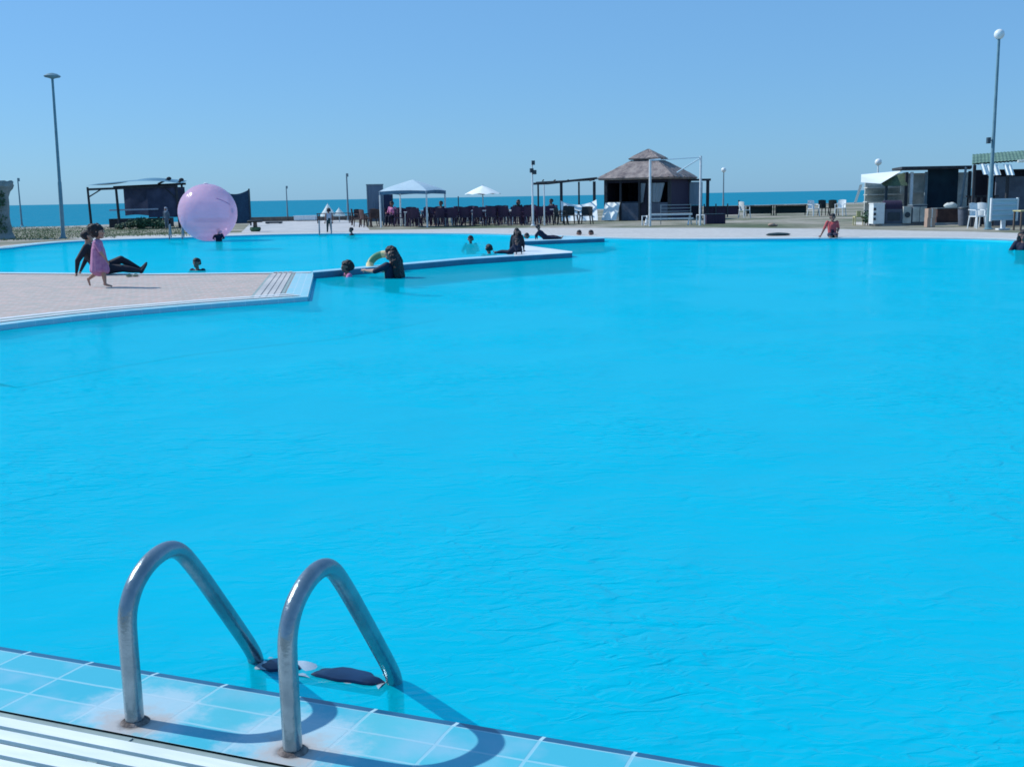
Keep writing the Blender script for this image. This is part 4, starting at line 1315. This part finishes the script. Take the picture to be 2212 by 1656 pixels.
# ------------------------------------------------------------------ pergola and hut
YP = 60.0
pg0 = D(1220, 475, YP)
pgo = thing('pergola', 'dark timber pergola with a sagging white tarpaulin left of the thatched hut', 'pergola', (pg0.x, pg0.y, 0))
px_ = lambda p, Y=YP: D(p, 470, Y).x - pg0.x
pz_ = lambda p, xx=1220: D(xx, p, YP).z
MB().tube([(px_(1153), 0, pz_(397, 1153)), (px_(1185), 0, pz_(395, 1185) - .03), (px_(1240), 0, pz_(390, 1240)), (px_(1290), 0, pz_(385, 1290))], .06, 8).build('beam', M['timber'], pgo, True)
MB().tube([(px_(1160), 1.6, pz_(394, 1160)), (px_(1290), 1.6, pz_(387, 1290))], .05, 8).build('beam', M['timber'], pgo, True)
for p in (1213, 1284):
    MB().box((px_(p), 0, pz_(392, p) / 2), (.15, .13, pz_(392, p))).build('post', M['timber'], pgo)
for p in (1165, 1255):
    MB().tube([(px_(p), 1.6, 0), (px_(p), 1.6, pz_(392, p))], .05, 8).build('post', M['timber'], pgo, True)
for p in (1175, 1200, 1228, 1258, 1280):
    MB().bar((px_(p), -.2, pz_(390, p) + .03), (px_(p), 1.8, pz_(391, p) + .03), .05, .05).build('rafter', M['timber'], pgo)
def tarp(u, v):
    x = px_(1211) + (px_(1288) - px_(1211)) * u
    top = pz_(433, 1211) + (pz_(431, 1288) - pz_(433, 1211)) * u - .26 * math.sin(math.pi * u) ** .8
    return (x, -.10 - .95 * (1 - v) + .05 * math.sin(u * 11) * (1 - v) + .02 * math.sin(u * 30), .05 + (top - .05) * v)
MB().grid(tarp, 30, 8).build('tarpaulin', M['white_sheet'], pgo, True, 80)

hc_ = D(1400, 470, 61)
hut = thing('thatched_hut', 'square hut with a two tiered grey thatched roof, dark open sides and white curtains', 'hut', (hc_.x, hc_.y, 0), R(-26))
hz = lambda py: D(1396, py, 61).z
EZ = hz(384.5); TZ = hz(347); CEZ = hz(345); CAZ = hz(322)
HS, TS, CS_ = 2.18, .74, .86
def frustum(h0, z0, h1, z1, th, n=14):
    mb = MB()
    cs0 = [(-1, -1), (1, -1), (1, 1), (-1, 1)]
    for i in range(4):
        a, b = cs0[i], cs0[(i + 1) % 4]
        def fn(u, v, a=a, b=b):
            h = h0 + (h1 - h0) * v
            x = (a[0] + (b[0] - a[0]) * u) * h; y = (a[1] + (b[1] - a[1]) * u) * h
            jag = random.uniform(-.05, .03) if v == 0 else 0
            return (x, y, z0 + (z1 - z0) * (v ** .92) + jag + random.uniform(-.012, .012))
        mb.grid(fn, n * 2, 8)
        mb.add([(a[0] * h0, a[1] * h0, z0), (b[0] * h0, b[1] * h0, z0), (b[0] * h0 * .96, b[1] * h0 * .96, z0 - th), (a[0] * h0 * .96, a[1] * h0 * .96, z0 - th)], [(3, 2, 1, 0)])
    mb.add([(-h0 * .96, -h0 * .96, z0 - th), (h0 * .96, -h0 * .96, z0 - th), (h0 * .96, h0 * .96, z0 - th), (-h0 * .96, h0 * .96, z0 - th)], [(3, 2, 1, 0)])
    return mb
rf = frustum(HS, EZ, TS, TZ, .10).build('roof', M['thatch'], hut)
MB().box((0, 0, (TZ + CEZ) / 2 + .02), (TS * 1.7, TS * 1.7, .22)).build('roof_collar', M['hut_dark'], rf)
frustum(CS_, CEZ + .06, .03, CAZ, .07, 8).build('cupola_roof', M['thatch'], rf)
BW = 1.80
for (sx, sy) in ((-1, -1), (1, -1), (1, 1), (-1, 1)):
    MB().box((sx * BW, sy * BW, EZ / 2), (.16, .16, EZ)).build('post', M['timber'], hut)
for fx in (-.95, .12, .62):
    MB().box((fx, -BW, EZ / 2), (.10, .10, EZ)).build('post', M['timber'], hut)
MB().box((0, BW, EZ / 2), (BW * 2 - .17, .06, EZ - .02)).build('back_wall', M['hut_dark'], hut)
MB().box((-BW, 0, EZ / 2), (.06, BW * 2 - .17, EZ - .02)).build('side_wall', M['hut_dark'], hut)
MB().box((BW, 0, EZ / 2), (.06, BW * 2 - .17, EZ - .05)).build('side_wall', M['purple_board'], hut)
MB().box((-.40, -BW, .47), (.98, .08, .94)).build('low_wall', M['hut_wall'], hut)
MB().box((1.20, -BW, .47), (1.03, .08, .94)).build('low_wall', M['hut_wall'], hut)
MB().box((-1.40, -BW + .02, .47), (.72, .10, .94)).build('counter', M['white_plastic'], hut)
MB().grid(lambda u, v: (-1.80 + .84 * u, -BW - .72 + .64 * v + .03 * math.sin(u * 14), .04 + .94 * v), 14, 6).build('sun_catching_cloth', M['white_sheet'], hut, True, 80)  # added cloth, slanted to catch the sun in front of the shaded counter
MB().box((0, -BW - .02, EZ - .16), (BW * 2 - .17, .05, .20)).build('fascia', M['hut_dark'], hut)
def curtain(x0, x1, z0, z1, taper, name='curtain'):
    def fn(u, v):
        w = 1 - taper * (1 - v)
        return (x0 + (x1 - x0) * u * w, -BW - .07 + .03 * math.sin(u * 22), z0 + (z1 - z0) * v)
    MB().grid(fn, 24, 6).build(name, M['scarf'] if False else pmat('hut_curtain', (.52, .60, .66), (.36, .45, .52), 3, .85, stretch=(5, 5, .3), tl=.4), hut, True, 80)
curtain(.22, .50, .95, EZ - .30, .55)
curtain(.85, 1.55, .97, EZ - .30, .35)
MB().box((.36, -BW + .02, 1.0), (.36, .05, 1.9)).build('door', M['hut_dark'], hut)
MB().box((-.5, -.8, .98), (1.5, .5, .05)).box((-.5, -.8, .48), (1.4, .4, .94)).build('bar_counter', M['hut_wall'], hut)
# porch to the right of the hut
pp = D(1508, 470, 61.5)
por = thing('porch', 'narrow porch frame with a pale slatted blind right of the thatched hut', 'porch', (pp.x, pp.y, 0))
qx = lambda p: D(p, 470, 61.5).x - pp.x
qz = lambda p: D(1510, p, 61.5).z
MB().box((qx(1528), 0, qz(391) / 2), (.16, .14, qz(391))).build('post', M['timber'], por)
MB().box((qx(1510), 0, qz(391) + .06), (1.25, .14, .12)).build('beam', M['timber'], por)
MB().box((qx(1503), .05, (qz(393) + qz(443)) / 2), (.72, .04, qz(393) - qz(443))).build('blind', pmat('pale_blind', (.46, .56, .64), (.28, .38, .47), 4, .8, stretch=(12, 12, .3), tl=.4), por)
MB().box((qx(1503), .05, qz(443) / 2), (.74, .05, qz(443) - .02)).build('low_wall', M['hut_dark'], por)

# white swing frame and the white bench
YF = 48.2
f0 = G(1404, 490); f0 = D(1460, 489, YF)
swf = thing('swing_frame', 'tall white pipe frame with a sloping brace standing before the thatched hut', 'frame', (f0.x, f0.y, 0))
wx = lambda p: D(p, 480, YF).x - f0.x
wz = lambda py, p=1460: D(p, py, YF).z
MB().tube([(wx(1404), 0, 0), (wx(1404), 0, wz(345, 1404))], .055, 10).build('post', M['white_metal'], swf, True)
MB().tube([(wx(1512), 0, 0), (wx(1512.5), 0, wz(337, 1512))], .05, 10).build('post', M['white_metal'], swf, True)
MB().tube([(wx(1404), 0, wz(346, 1404)), (wx(1427), .1, wz(344, 1427))], .035, 8).build('arm', M['white_metal'], swf, True)
MB().tube([(wx(1404), 0, wz(347, 1404)), (wx(1512), 0, wz(340, 1512))], .018, 8).build('top_bar', M['canopy'], swf, True)
MB().tube([(wx(1512), 0, wz(341, 1512)), (wx(1466), .6, wz(372, 1466))], .028, 8).build('brace', M['canopy'], swf, True)
YB = 49.6
b0 = D(1448, 489, YB)
bnc = thing('long_bench', 'long white pipe bench with side frames before the thatched hut', 'bench', (b0.x, b0.y, 0))
bx = lambda p: D(p, 480, YB).x - b0.x
bz = lambda py: D(1450, py, YB).z
MB().box((0, 0, bz(463)), (bx(1496) - bx(1404), .34, .08)).build('seat', M['white_metal'], bnc)
MB().bar((bx(1402), -.2, bz(472)), (bx(1496), -.2, bz(472)), .05, .07).build('rail', M['white_metal'], bnc)
for p in (1392, 1484):
    MB().tube([(bx(p), -.28, 0), (bx(p) + .12, 0, bz(466)), (bx(p) + .26, .28, 0)], .035, 8).build('leg', M['white_metal'], bnc, True)
for p, s_ in ((1386, 1), (1520, -1)):
    MB().tube([(bx(p), -.2, 0), (bx(p), -.2, .42), (bx(p) + .28 * s_, .2, .42), (bx(p) + .28 * s_, .2, 0)], .03, 8).build('side_frame', M['white_metal'], bnc, True)
for k in range(3):
    MB().bar((bx(1430), .4, bz(443 + 7 * k)), (bx(1495), .4, bz(443 + 7 * k)), .02, .03).build('back_rail', M['grey_metal'], bnc)
for p in (1430, 1495):
    MB().bar((bx(p), .4, .02), (bx(p), .4, bz(442)), .03, .03).build('back_post', M['grey_metal'], bnc)

# dark purple fence
YQ = 63.5
fq = D(1560, 475, YQ)
fe = thing('panel_fence', 'low dark purple panel fence with slim posts right of the hut', 'fence', (fq.x, fq.y, 0), R(-3))
fx_ = lambda p: D(p, 470, YQ).x - fq.x
fz_ = lambda p: D(1560, p, YQ).z
MB().box(((fx_(1521) + fx_(1595)) / 2, 0, fz_(446) / 2 + .07), (fx_(1595) - fx_(1521), .04, fz_(446) - .14)).build('panel', M['purple_board'], fe)
for p, t in ((1521, 440), (1546, 440), (1571, 440), (1595, 433)):
    MB().box((fx_(p), -.04, fz_(t) / 2), (.07, .07, fz_(t))).build('post', M['dark_metal'], fe)
MB().box(((fx_(1521) + fx_(1595)) / 2, -.045, fz_(446) + .01), (fx_(1595) - fx_(1521), .05, .04)).build('top_rail', M['dark_metal'], fe)
# dark boxes low before the fence
for px, py, w, h_, lab in ((1543, 483, .9, .42, 'low dark crate leaning before the purple fence'), ):
    q = G(px, py); o = thing('dark_crate', lab, 'crate', (q.x, q.y, 0), .1)
    MB().box((0, 0, h_ / 2), (w, .5, h_)).build('crate_body', M['purple_board'], o)
    MB().box((0, 0, h_ + .015), (w + .04, .54, .03)).build('lid', M['dark_metal'], o)

# long dark tables towards the right, chairs beside them
for px, w, lab in ((1640, 1.7, 'left one of two long dark tables on the dry ground before the sea'), (1708, 2.0, 'right one of two long dark tables on the dry ground before the sea')):
    t = plain_table('long_table', lab, px, 460, 66, w, .75, .62, 'black_plastic', 'long dark tables before the sea')
    MB().box((0, 0, .34), (w - .15, .06, .45)).build('front_panel', pmat('dark_green_panel', (.012, .035, .038), None, 5, .8), t)
    MB().box((.15, 0, .625), (w * .5, .6, .008)).build('cloth', M['white_cloth'], t)
wc = make_chair('white plastic chair right of the long dark tables', 'white_plastic', 'white chairs on the dry ground', 'plastic_chair')
q = D(1757, 462, 62); wc.location = (q.x, q.y, 0); wc.rotation_euler = (0, 0, .5)
q = D(1608, 466, 61); c = dup(wc, (q.x, q.y, 0), 2.0, 'white plastic chair between the purple fence and the dark tables')
q = D(1815, 462, 62); c = dup(wc, (q.x, q.y, 0), -.7, 'white plastic chair right behind the boy in coral')
bc = make_chair('black plastic chair left behind the boy in coral', 'black_plastic', 'black chairs behind the coral boy', 'plastic_chair')
q = D(1779, 462, 63); bc.location = (q.x, q.y, 0); bc.rotation_euler = (0, 0, .2)
q = D(1800, 462, 62.6); dup(bc, (q.x, q.y, 0), 2.6, 'black plastic chair straight behind the boy in coral')

# small things left on the right poolside paving
q = G(1667, 489)
o = MB().ball((0, 0, .06), (.16, .11, .08), 10, 7).ball((.16, .03, .04), (.10, .08, .05), 10, 7).build('towel_bundle', M['cardboard'], None, True); o.location = (q.x, q.y, 0)
tag(o, 'small crumpled tan bundle on the ground behind the right pool edge', 'bundle')
q = G(1681, 508.5)
o = MB().lathe((0, 0, .004), [(.30, 0), (.34, .03), (.26, .07), (.05, .09)], 14, 0, 1.2, .6).build('dark_cloth', M['denim'], None, True); o.location = (q.x, q.y, 0)
tag(o, 'dark cloth lying on the edge left of the boy in coral', 'cloth')

# ------------------------------------------------------------------ stalls on the right
YS = 45.0
s0 = D(1960, 478, YS)
st = thing('beach_stall', 'long dark beach stall with flat roof and white awning on the right', 'stall', (s0.x, s0.y, 0), R(0))
X = lambda p, yo=0.0: D(p, 470, YS + yo).x - s0.x
Z = lambda py, p=1960, yo=0.0: D(p, py, YS + yo).z
rp = MB().prism([(X(1944, -.5), -.5), (X(2094, -.5), -.5), (X(2094, 2.6), 2.75), (X(1925, 2.6), 2.75)], Z(366) - .0, Z(366) + .10)
rp.build('roof', M['timber'], st)
MB().box(((X(1866, 2.6) + X(2094, 2.6)) / 2, 2.6, Z(372) / 2), (X(2094, 2.6) - X(1866, 2.6), .10, Z(372) - .02)).build('back_wall', M['grey_wall'], st)
tw = MB().box(((X(2003) + X(2068)) / 2, .15, (Z(366) + .25) / 2), (X(2068) - X(2003), .08, Z(366) - .28)).build('front_wall', M['teal_wall'], st)
MB().box(((X(1950) + X(2001)) / 2, .4, 1.62), (X(2001) - X(1950) - .02, .06, .72)).build('sign_panel', M['grey_wall'], st)
for p, yy, mm in ((1910, -.1, 'dark_metal'), (1952, -.15, 'timber'), (1962, -.2, 'white_metal'), (1997, .0, 'grey_metal'), (2088, -.1, 'timber')):
    zt_ = Z(399) if p == 1910 else Z(372)
    MB().box((X(p), yy, zt_ / 2), (.10, .10, zt_)).build('post', M[mm], st)
MB().tube([(X(2060), -.55, 0), (X(2070), -.5, Z(364))], .05, 8).build('leaning_pole', M['grey_metal'], st, True)
for k, zz_ in enumerate((1.5, 1.2, .9)):
    MB().box(((X(1868, 2.2) + X(1945, 2.2)) / 2, 2.25, zz_), (X(1945, 2.2) - X(1868, 2.2), .5, .04)).build('shelf', M['grey_wall'], st)
def awn(u, v):
    a = Vector((X(1857, -.9), -.9, Z(394, 1857, -.9))); b = Vector((X(1899, -.9), -.9, Z(397, 1899, -.9)))
    c = Vector((X(1857, .9), .9, Z(377, 1857, .9))); d = Vector((X(1944, .5), .5, Z(369, 1944, .5)))
    p = a.lerp(b, u).lerp(c.lerp(d, u), v)
    return (p.x, p.y, p.z - .05 * math.sin(math.pi * u) * math.sin(math.pi * v))
MB().grid(awn, 16, 10).build('awning', M['white_sheet'], st, True, 80)

def lc(u, v):
    return (X(1843, -.6) + .22 * v + .14 * u, -.6 + .1 * u, Z(439, 1850, -.6) + (Z(399, 1850, -.6) - Z(439, 1850, -.6)) * v)
MB().grid(lc, 4, 8).build('side_curtain', M['white_sheet'], st, True, 80)
def gable(u, v):
    return (X(1900) + (X(1952) - X(1900)) * u, -.3 + .4 * v, Z(401) + (Z(372) - Z(401)) * v * (.35 + .65 * u))
MB().grid(gable, 6, 4).build('green_gable', M['leaf_dry'], st)
stp = MB().box(((X(1870) + X(2110)) / 2, .0, .03), (X(2110) - X(1870), 3.0, .09)).build('stall_step', M['concrete']); stp.location = (s0.x, s0.y, 0)
tag(stp, 'pale concrete step under the long dark beach stall', 'step')

def cab(name, label, px0, px1, ptop, pbot, Y, d_, mat, cat, extra=None, group=None):
    a, b = D(px0, pbot, Y), D(px1, pbot, Y)
    w = b.x - a.x; h_ = D(px0, ptop, Y).z
    z0 = .08
    o = thing(name, label, cat, ((a.x + b.x) / 2, Y, z0), 0, group)
    MB().box((0, 0, (h_ - z0) / 2), (w, d_, h_ - z0)).build('cabinet_body', M[mat], o)
    return o, w, h_ - z0
o, w, h_ = cab('white_freezer', 'white ribbed freezer standing first in the row before the stall', 1881, 1905, 441, 477, 43.6, .55, 'white_plastic', 'freezer')
MB().box((0, 0, h_ + .02), (w + .03, .58, .04)).build('lid', M['white_plastic'], o)
for k in range(3): MB().box((-w / 2 + .05, -.285, h_ * (.25 + .25 * k)), (.10, .02, .10)).build('bracket', M['dark_metal'], o)
o, w, h_ = cab('barbecue_grill', 'dark barbecue grill with a rounded hood before the stall', 1907, 1944, 452, 477, 43.7, .5, 'hut_wall', 'grill')
hm_ = MB()
hm_.grid(lambda u, v: (-w / 2 + w * u, -.25 * math.cos(math.pi * v), h_ + .34 * math.sin(math.pi * v)), 6, 12)
for sx in (-1, 1):
    hm_.add([(sx * w / 2, -.25 * math.cos(math.pi * k / 12), h_ + .34 * math.sin(math.pi * k / 12)) for k in range(13)], [tuple(range(13))])
hm_.build('hood', M['purple_board'], o, True, 60)
MB().box((0, -.27, h_ * .5), (w * .7, .03, h_ * .55)).build('door', M['dark_metal'], o)
o, w, h_ = cab('grey_cabinet', 'grey cabinet with a dark round opening right of the grill', 1946, 1963, 446, 478, 43.6, .5, 'grey_wall', 'cabinet')
MB().lathe((0, 0, 0), [(.11, 0), (.11, .02)], 16).build('opening', M['dark_metal'], o).matrix_local = Matrix.Translation((0, -.255, h_ * .5)) @ Matrix.Rotation(R(90), 4, 'X')
o, w, h_ = cab('grey_cabinet', 'wider dark grey cabinet left of the cardboard stack', 1965, 1996, 444, 478, 43.6, .5, 'hut_wall', 'cabinet')
MB().box((0, 0, h_ + .02), (w + .02, .54, .035)).build('lid', M['grey_metal'], o)
for sx in (-1, 1): MB().box((sx * w * .25, -.265, h_ * .5), (w * .45, .03, h_ * .85)).build('door', M['grey_wall'], o)
a = D(2008, 486, 41.0)
cb1 = thing('cardboard_box', 'lower cardboard box of the stack on the paving before the stall', 'box', (a.x, a.y, 0))
MB().box((0, 0, .17), (.30, .30, .34)).build('carton', M['cardboard'], cb1)
MB().box((0, -.152, .17), (.05, .004, .33)).build('tape', M['white_cloth'], cb1)
cb2 = dup(cb1, (a.x + .01, a.y, .342), .06, 'upper cardboard box of the stack on the paving before the stall')
o, w, h_ = cab('serving_counter', 'low brown serving counter below the teal stall wall', 2018, 2066, 451, 477, 43.9, .6, 'brown', 'counter')
MB().box((0, 0, h_ + .015), (w + .06, .66, .03)).build('counter_top', M['grey_metal'], o)
q = D(2053, 451, 43.9)
sk = thing('white_sack', 'bulging white sack lying on the brown serving counter', 'sack', (q.x, 43.9, D(2053, 451.5, 43.9).z + .03))
mb = MB().ball((0, 0, .10), (.26, .20, .13), 16, 10)
for i, v in enumerate(mb.v):
    mb.v[i] = (v[0] + .02 * math.sin(v[2] * 40), v[1], max(v[2], .0) + .015 * math.sin(v[0] * 30))
mb.build('sack_cloth', M['white_cloth'], sk, True, 180)
MB().lathe((.24, 0, .10), [(.03, 0), (.05, .04)], 8).build('knot', M['white_cloth'], sk, True)
# yellow A-frame sign at the stall's left end
q = D(1856, 474, 44.5)
ys = thing('yellow_stand', 'small yellow wooden stand at the left end of the stall', 'stand', (q.x, q.y, 0))
MB().box((0, 0, .34), (.44, .30, .05)).build('shelf', M['yellow'], ys)
for sx in (-1, 1):
    for sy in (-1, 1): MB().tube([(sx * .20, sy * .13, 0), (sx * .19, sy * .12, .33)], .025, 6).build('leg', M['yellow'], ys)
MB().box((0, .10, .47), (.16, .04, .22)).build('back_board', M['yellow'], ys)
bush(1874, 44.2, .45, .62, 'dark shrub between the yellow stand and the white freezer', 160, 'leaf', .06)
bpy.data.objects['bush.004']['group'] = 'shrubs by the stall'
# pale bundle on a table under the awning
q = D(1895, 452, 45.6)
pt_ = plain_table('small_table', 'small dark table with a pale basin under the white awning', 1893, 470, 45.6, .9, .5, .58, 'dark_metal')
MB().lathe((0, 0, .58), [(.12, 0), (.22, .12), (.25, .20), (.22, .20)], 16).build('basin', M['scarf'], pt_, True)

# green roofed kiosk at the right border
YK = 40.5
k0 = D(2160, 490, YK)
ki = thing('kiosk', 'green roofed kiosk with hanging white cloths at the right border', 'kiosk', (k0.x, k0.y, 0))
KX = lambda p, yo=0.0: D(p, 480, YK + yo).x - k0.x
KZ = lambda py: D(2160, py, YK).z
def kroof(u, v):
    return (KX(2093, -.5 + 3.2 * v) + (KX(2330) - KX(2093)) * u, -.5 + 3.2 * v, KZ(353 - 14 * u) + .42 * v + .010 * math.sin(u * 190))
MB().grid(kroof, 160, 4).grid(lambda u, v: (lambda p: (p[0], p[1], p[2] - .05))(kroof(1 - u, v)), 160, 4).build('roof', M['green_roof'], ki, True, 30)
MB().box(((KX(2100, 2.3) + KX(2330, 2.3)) / 2, 2.3, KZ(364) / 2), (KX(2330, 2.3) - KX(2100, 2.3), .1, KZ(364))).build('back_wall', M['hut_dark'], ki)
MB().box((KX(2240), .5, .9), (KX(2330) - KX(2168), .08, 1.8)).build('front_wall', M['hut_wall'], ki)
for p in (2094, 2128, 2166):
    MB().box((KX(p), -.2, KZ(356) / 2), (.09, .09, KZ(356))).build('post', M['timber'], ki)
for (a, b) in ((2097, 2108), (2108, 2121), (2121, 2135), (2146, 2155), (2155, 2164)):
    def cl(u, v, a=a, b=b):
        return (KX(a) + (KX(b) - KX(a)) * u, -.52 - .32 * (1 - v) + .03 * math.sin(u * 9), KZ(380 + 3 * math.sin(a)) + (KZ(357) - KZ(380)) * v)
    MB().grid(cl, 8, 5).build('hanging_cloth', M['white_sheet'], ki, True, 80)
MB().tube([(KX(2176), -.55, KZ(350)), (KX(2330), -.55, KZ(347))], .05, 10).build('awning_roll', M['white_cloth'], ki, True)
for k in range(5):
    p = 2100 + k * 13
    MB().box((KX(p), .3, .55), (.06, .06, 1.1)).build('railing_post', M['timber'], ki)
MB().box((KX(2126), .3, 1.1), (1.2, .06, .06)).build('railing', M['timber'], ki)

# pale blue board on its pedestal
YN = 37.0
n0 = D(2166, 495, YN)
nb = thing('notice_board', 'pale blue slatted board on a white pedestal beside the tall globe lamp', 'board', (n0.x, n0.y, 0), R(3))
NXw = (2196 - 2139) / 2350 * YN
nzt, nzb = D(2166, 429, YN).z, D(2166, 476, YN).z
MB().box((0, 0, (nzt + nzb) / 2), (NXw, .05, nzt - nzb)).build('panel', M['pale_blue'], nb)
for k in range(5):
    MB().box((0, -.03, nzb + .03 + (nzt - nzb - .06) * k / 4), (NXw, .03, .05)).build('slat', M['canopy'], nb)
for sx in (-1, 1): MB().box((sx * NXw / 2, -.01, (nzt + nzb) / 2), (.05, .09, nzt - nzb + .05)).build('side_frame', M['white_metal'], nb)
MB().box((0, 0, nzb / 2 + .02), (.13, .10, nzb - .04)).build('pedestal', M['white_metal'], nb)
MB().box((0, 0, .025), (.36, .30, .05)).build('base', M['white_metal'], nb)
q = D(2207, 497, 36.2)
yt = plain_table('side_table', 'pale yellow table cut off by the right border of the photo', 2215, 497, 36.2, .65, .6, .66, 'timber_light', None, 0, 'yellow')
for px, py, rz, lab in ((2109, 494, .4, 'white plastic chair left of the tall globe lamp'), (2122, 492, 2.4, 'white plastic chair close beside the tall globe lamp')):
    q = G(px, py); c = dup(wc, (q.x, q.y, 0), rz, lab, 'white chairs by the kiosk'); c.scale = (.8, .9, 1.0)
q = D(2082, 484, 42)
gs = thing('grey_bin', 'tall dark grey bin at the corner of the stall', 'bin', (q.x, q.y, 0))
MB().lathe((0, 0, 0), [(.20, 0), (.24, .62), (.26, .64)], 16).build('bin_body', M['hut_wall'], gs, True)
MB().lathe((0, 0, .645), [(.27, 0), (.25, .05), (.10, .09)], 16).build('lid', M['dark_metal'], gs, True)

# ------------------------------------------------------------------ grass on the left ground
mb = MB()
for _ in range(9000):
    px = random.uniform(-40, 430); py = random.uniform(489, 520)
    p = G(px, py)
    if p.y < 44.6 - (px / 430) * 0 and px > 0 and py > 517: continue
    # keep off the pool
    k = 537 - 20 * min(px, 300) / 300 if px < 300 else 514
    if py > (529 if px < 60 else 520 if px < 150 else 514 if px < 250 else 510): continue
    w = .02; h_ = random.uniform(.02, .075)
    if random.random() < .35 and px > 120: continue
    a = random.uniform(0, 3.14)
    dx, dy = w * math.cos(a), w * math.sin(a)
    lx, ly = random.uniform(-.05, .05), random.uniform(-.05, .05)
    mb.add([(p.x - dx, p.y - dy, -.01), (p.x + dx, p.y + dy, -.01), (p.x + lx, p.y + ly, h_)], [(0, 1, 2)])
go = mb.build('grass', M['grass']); go['kind'] = 'stuff'
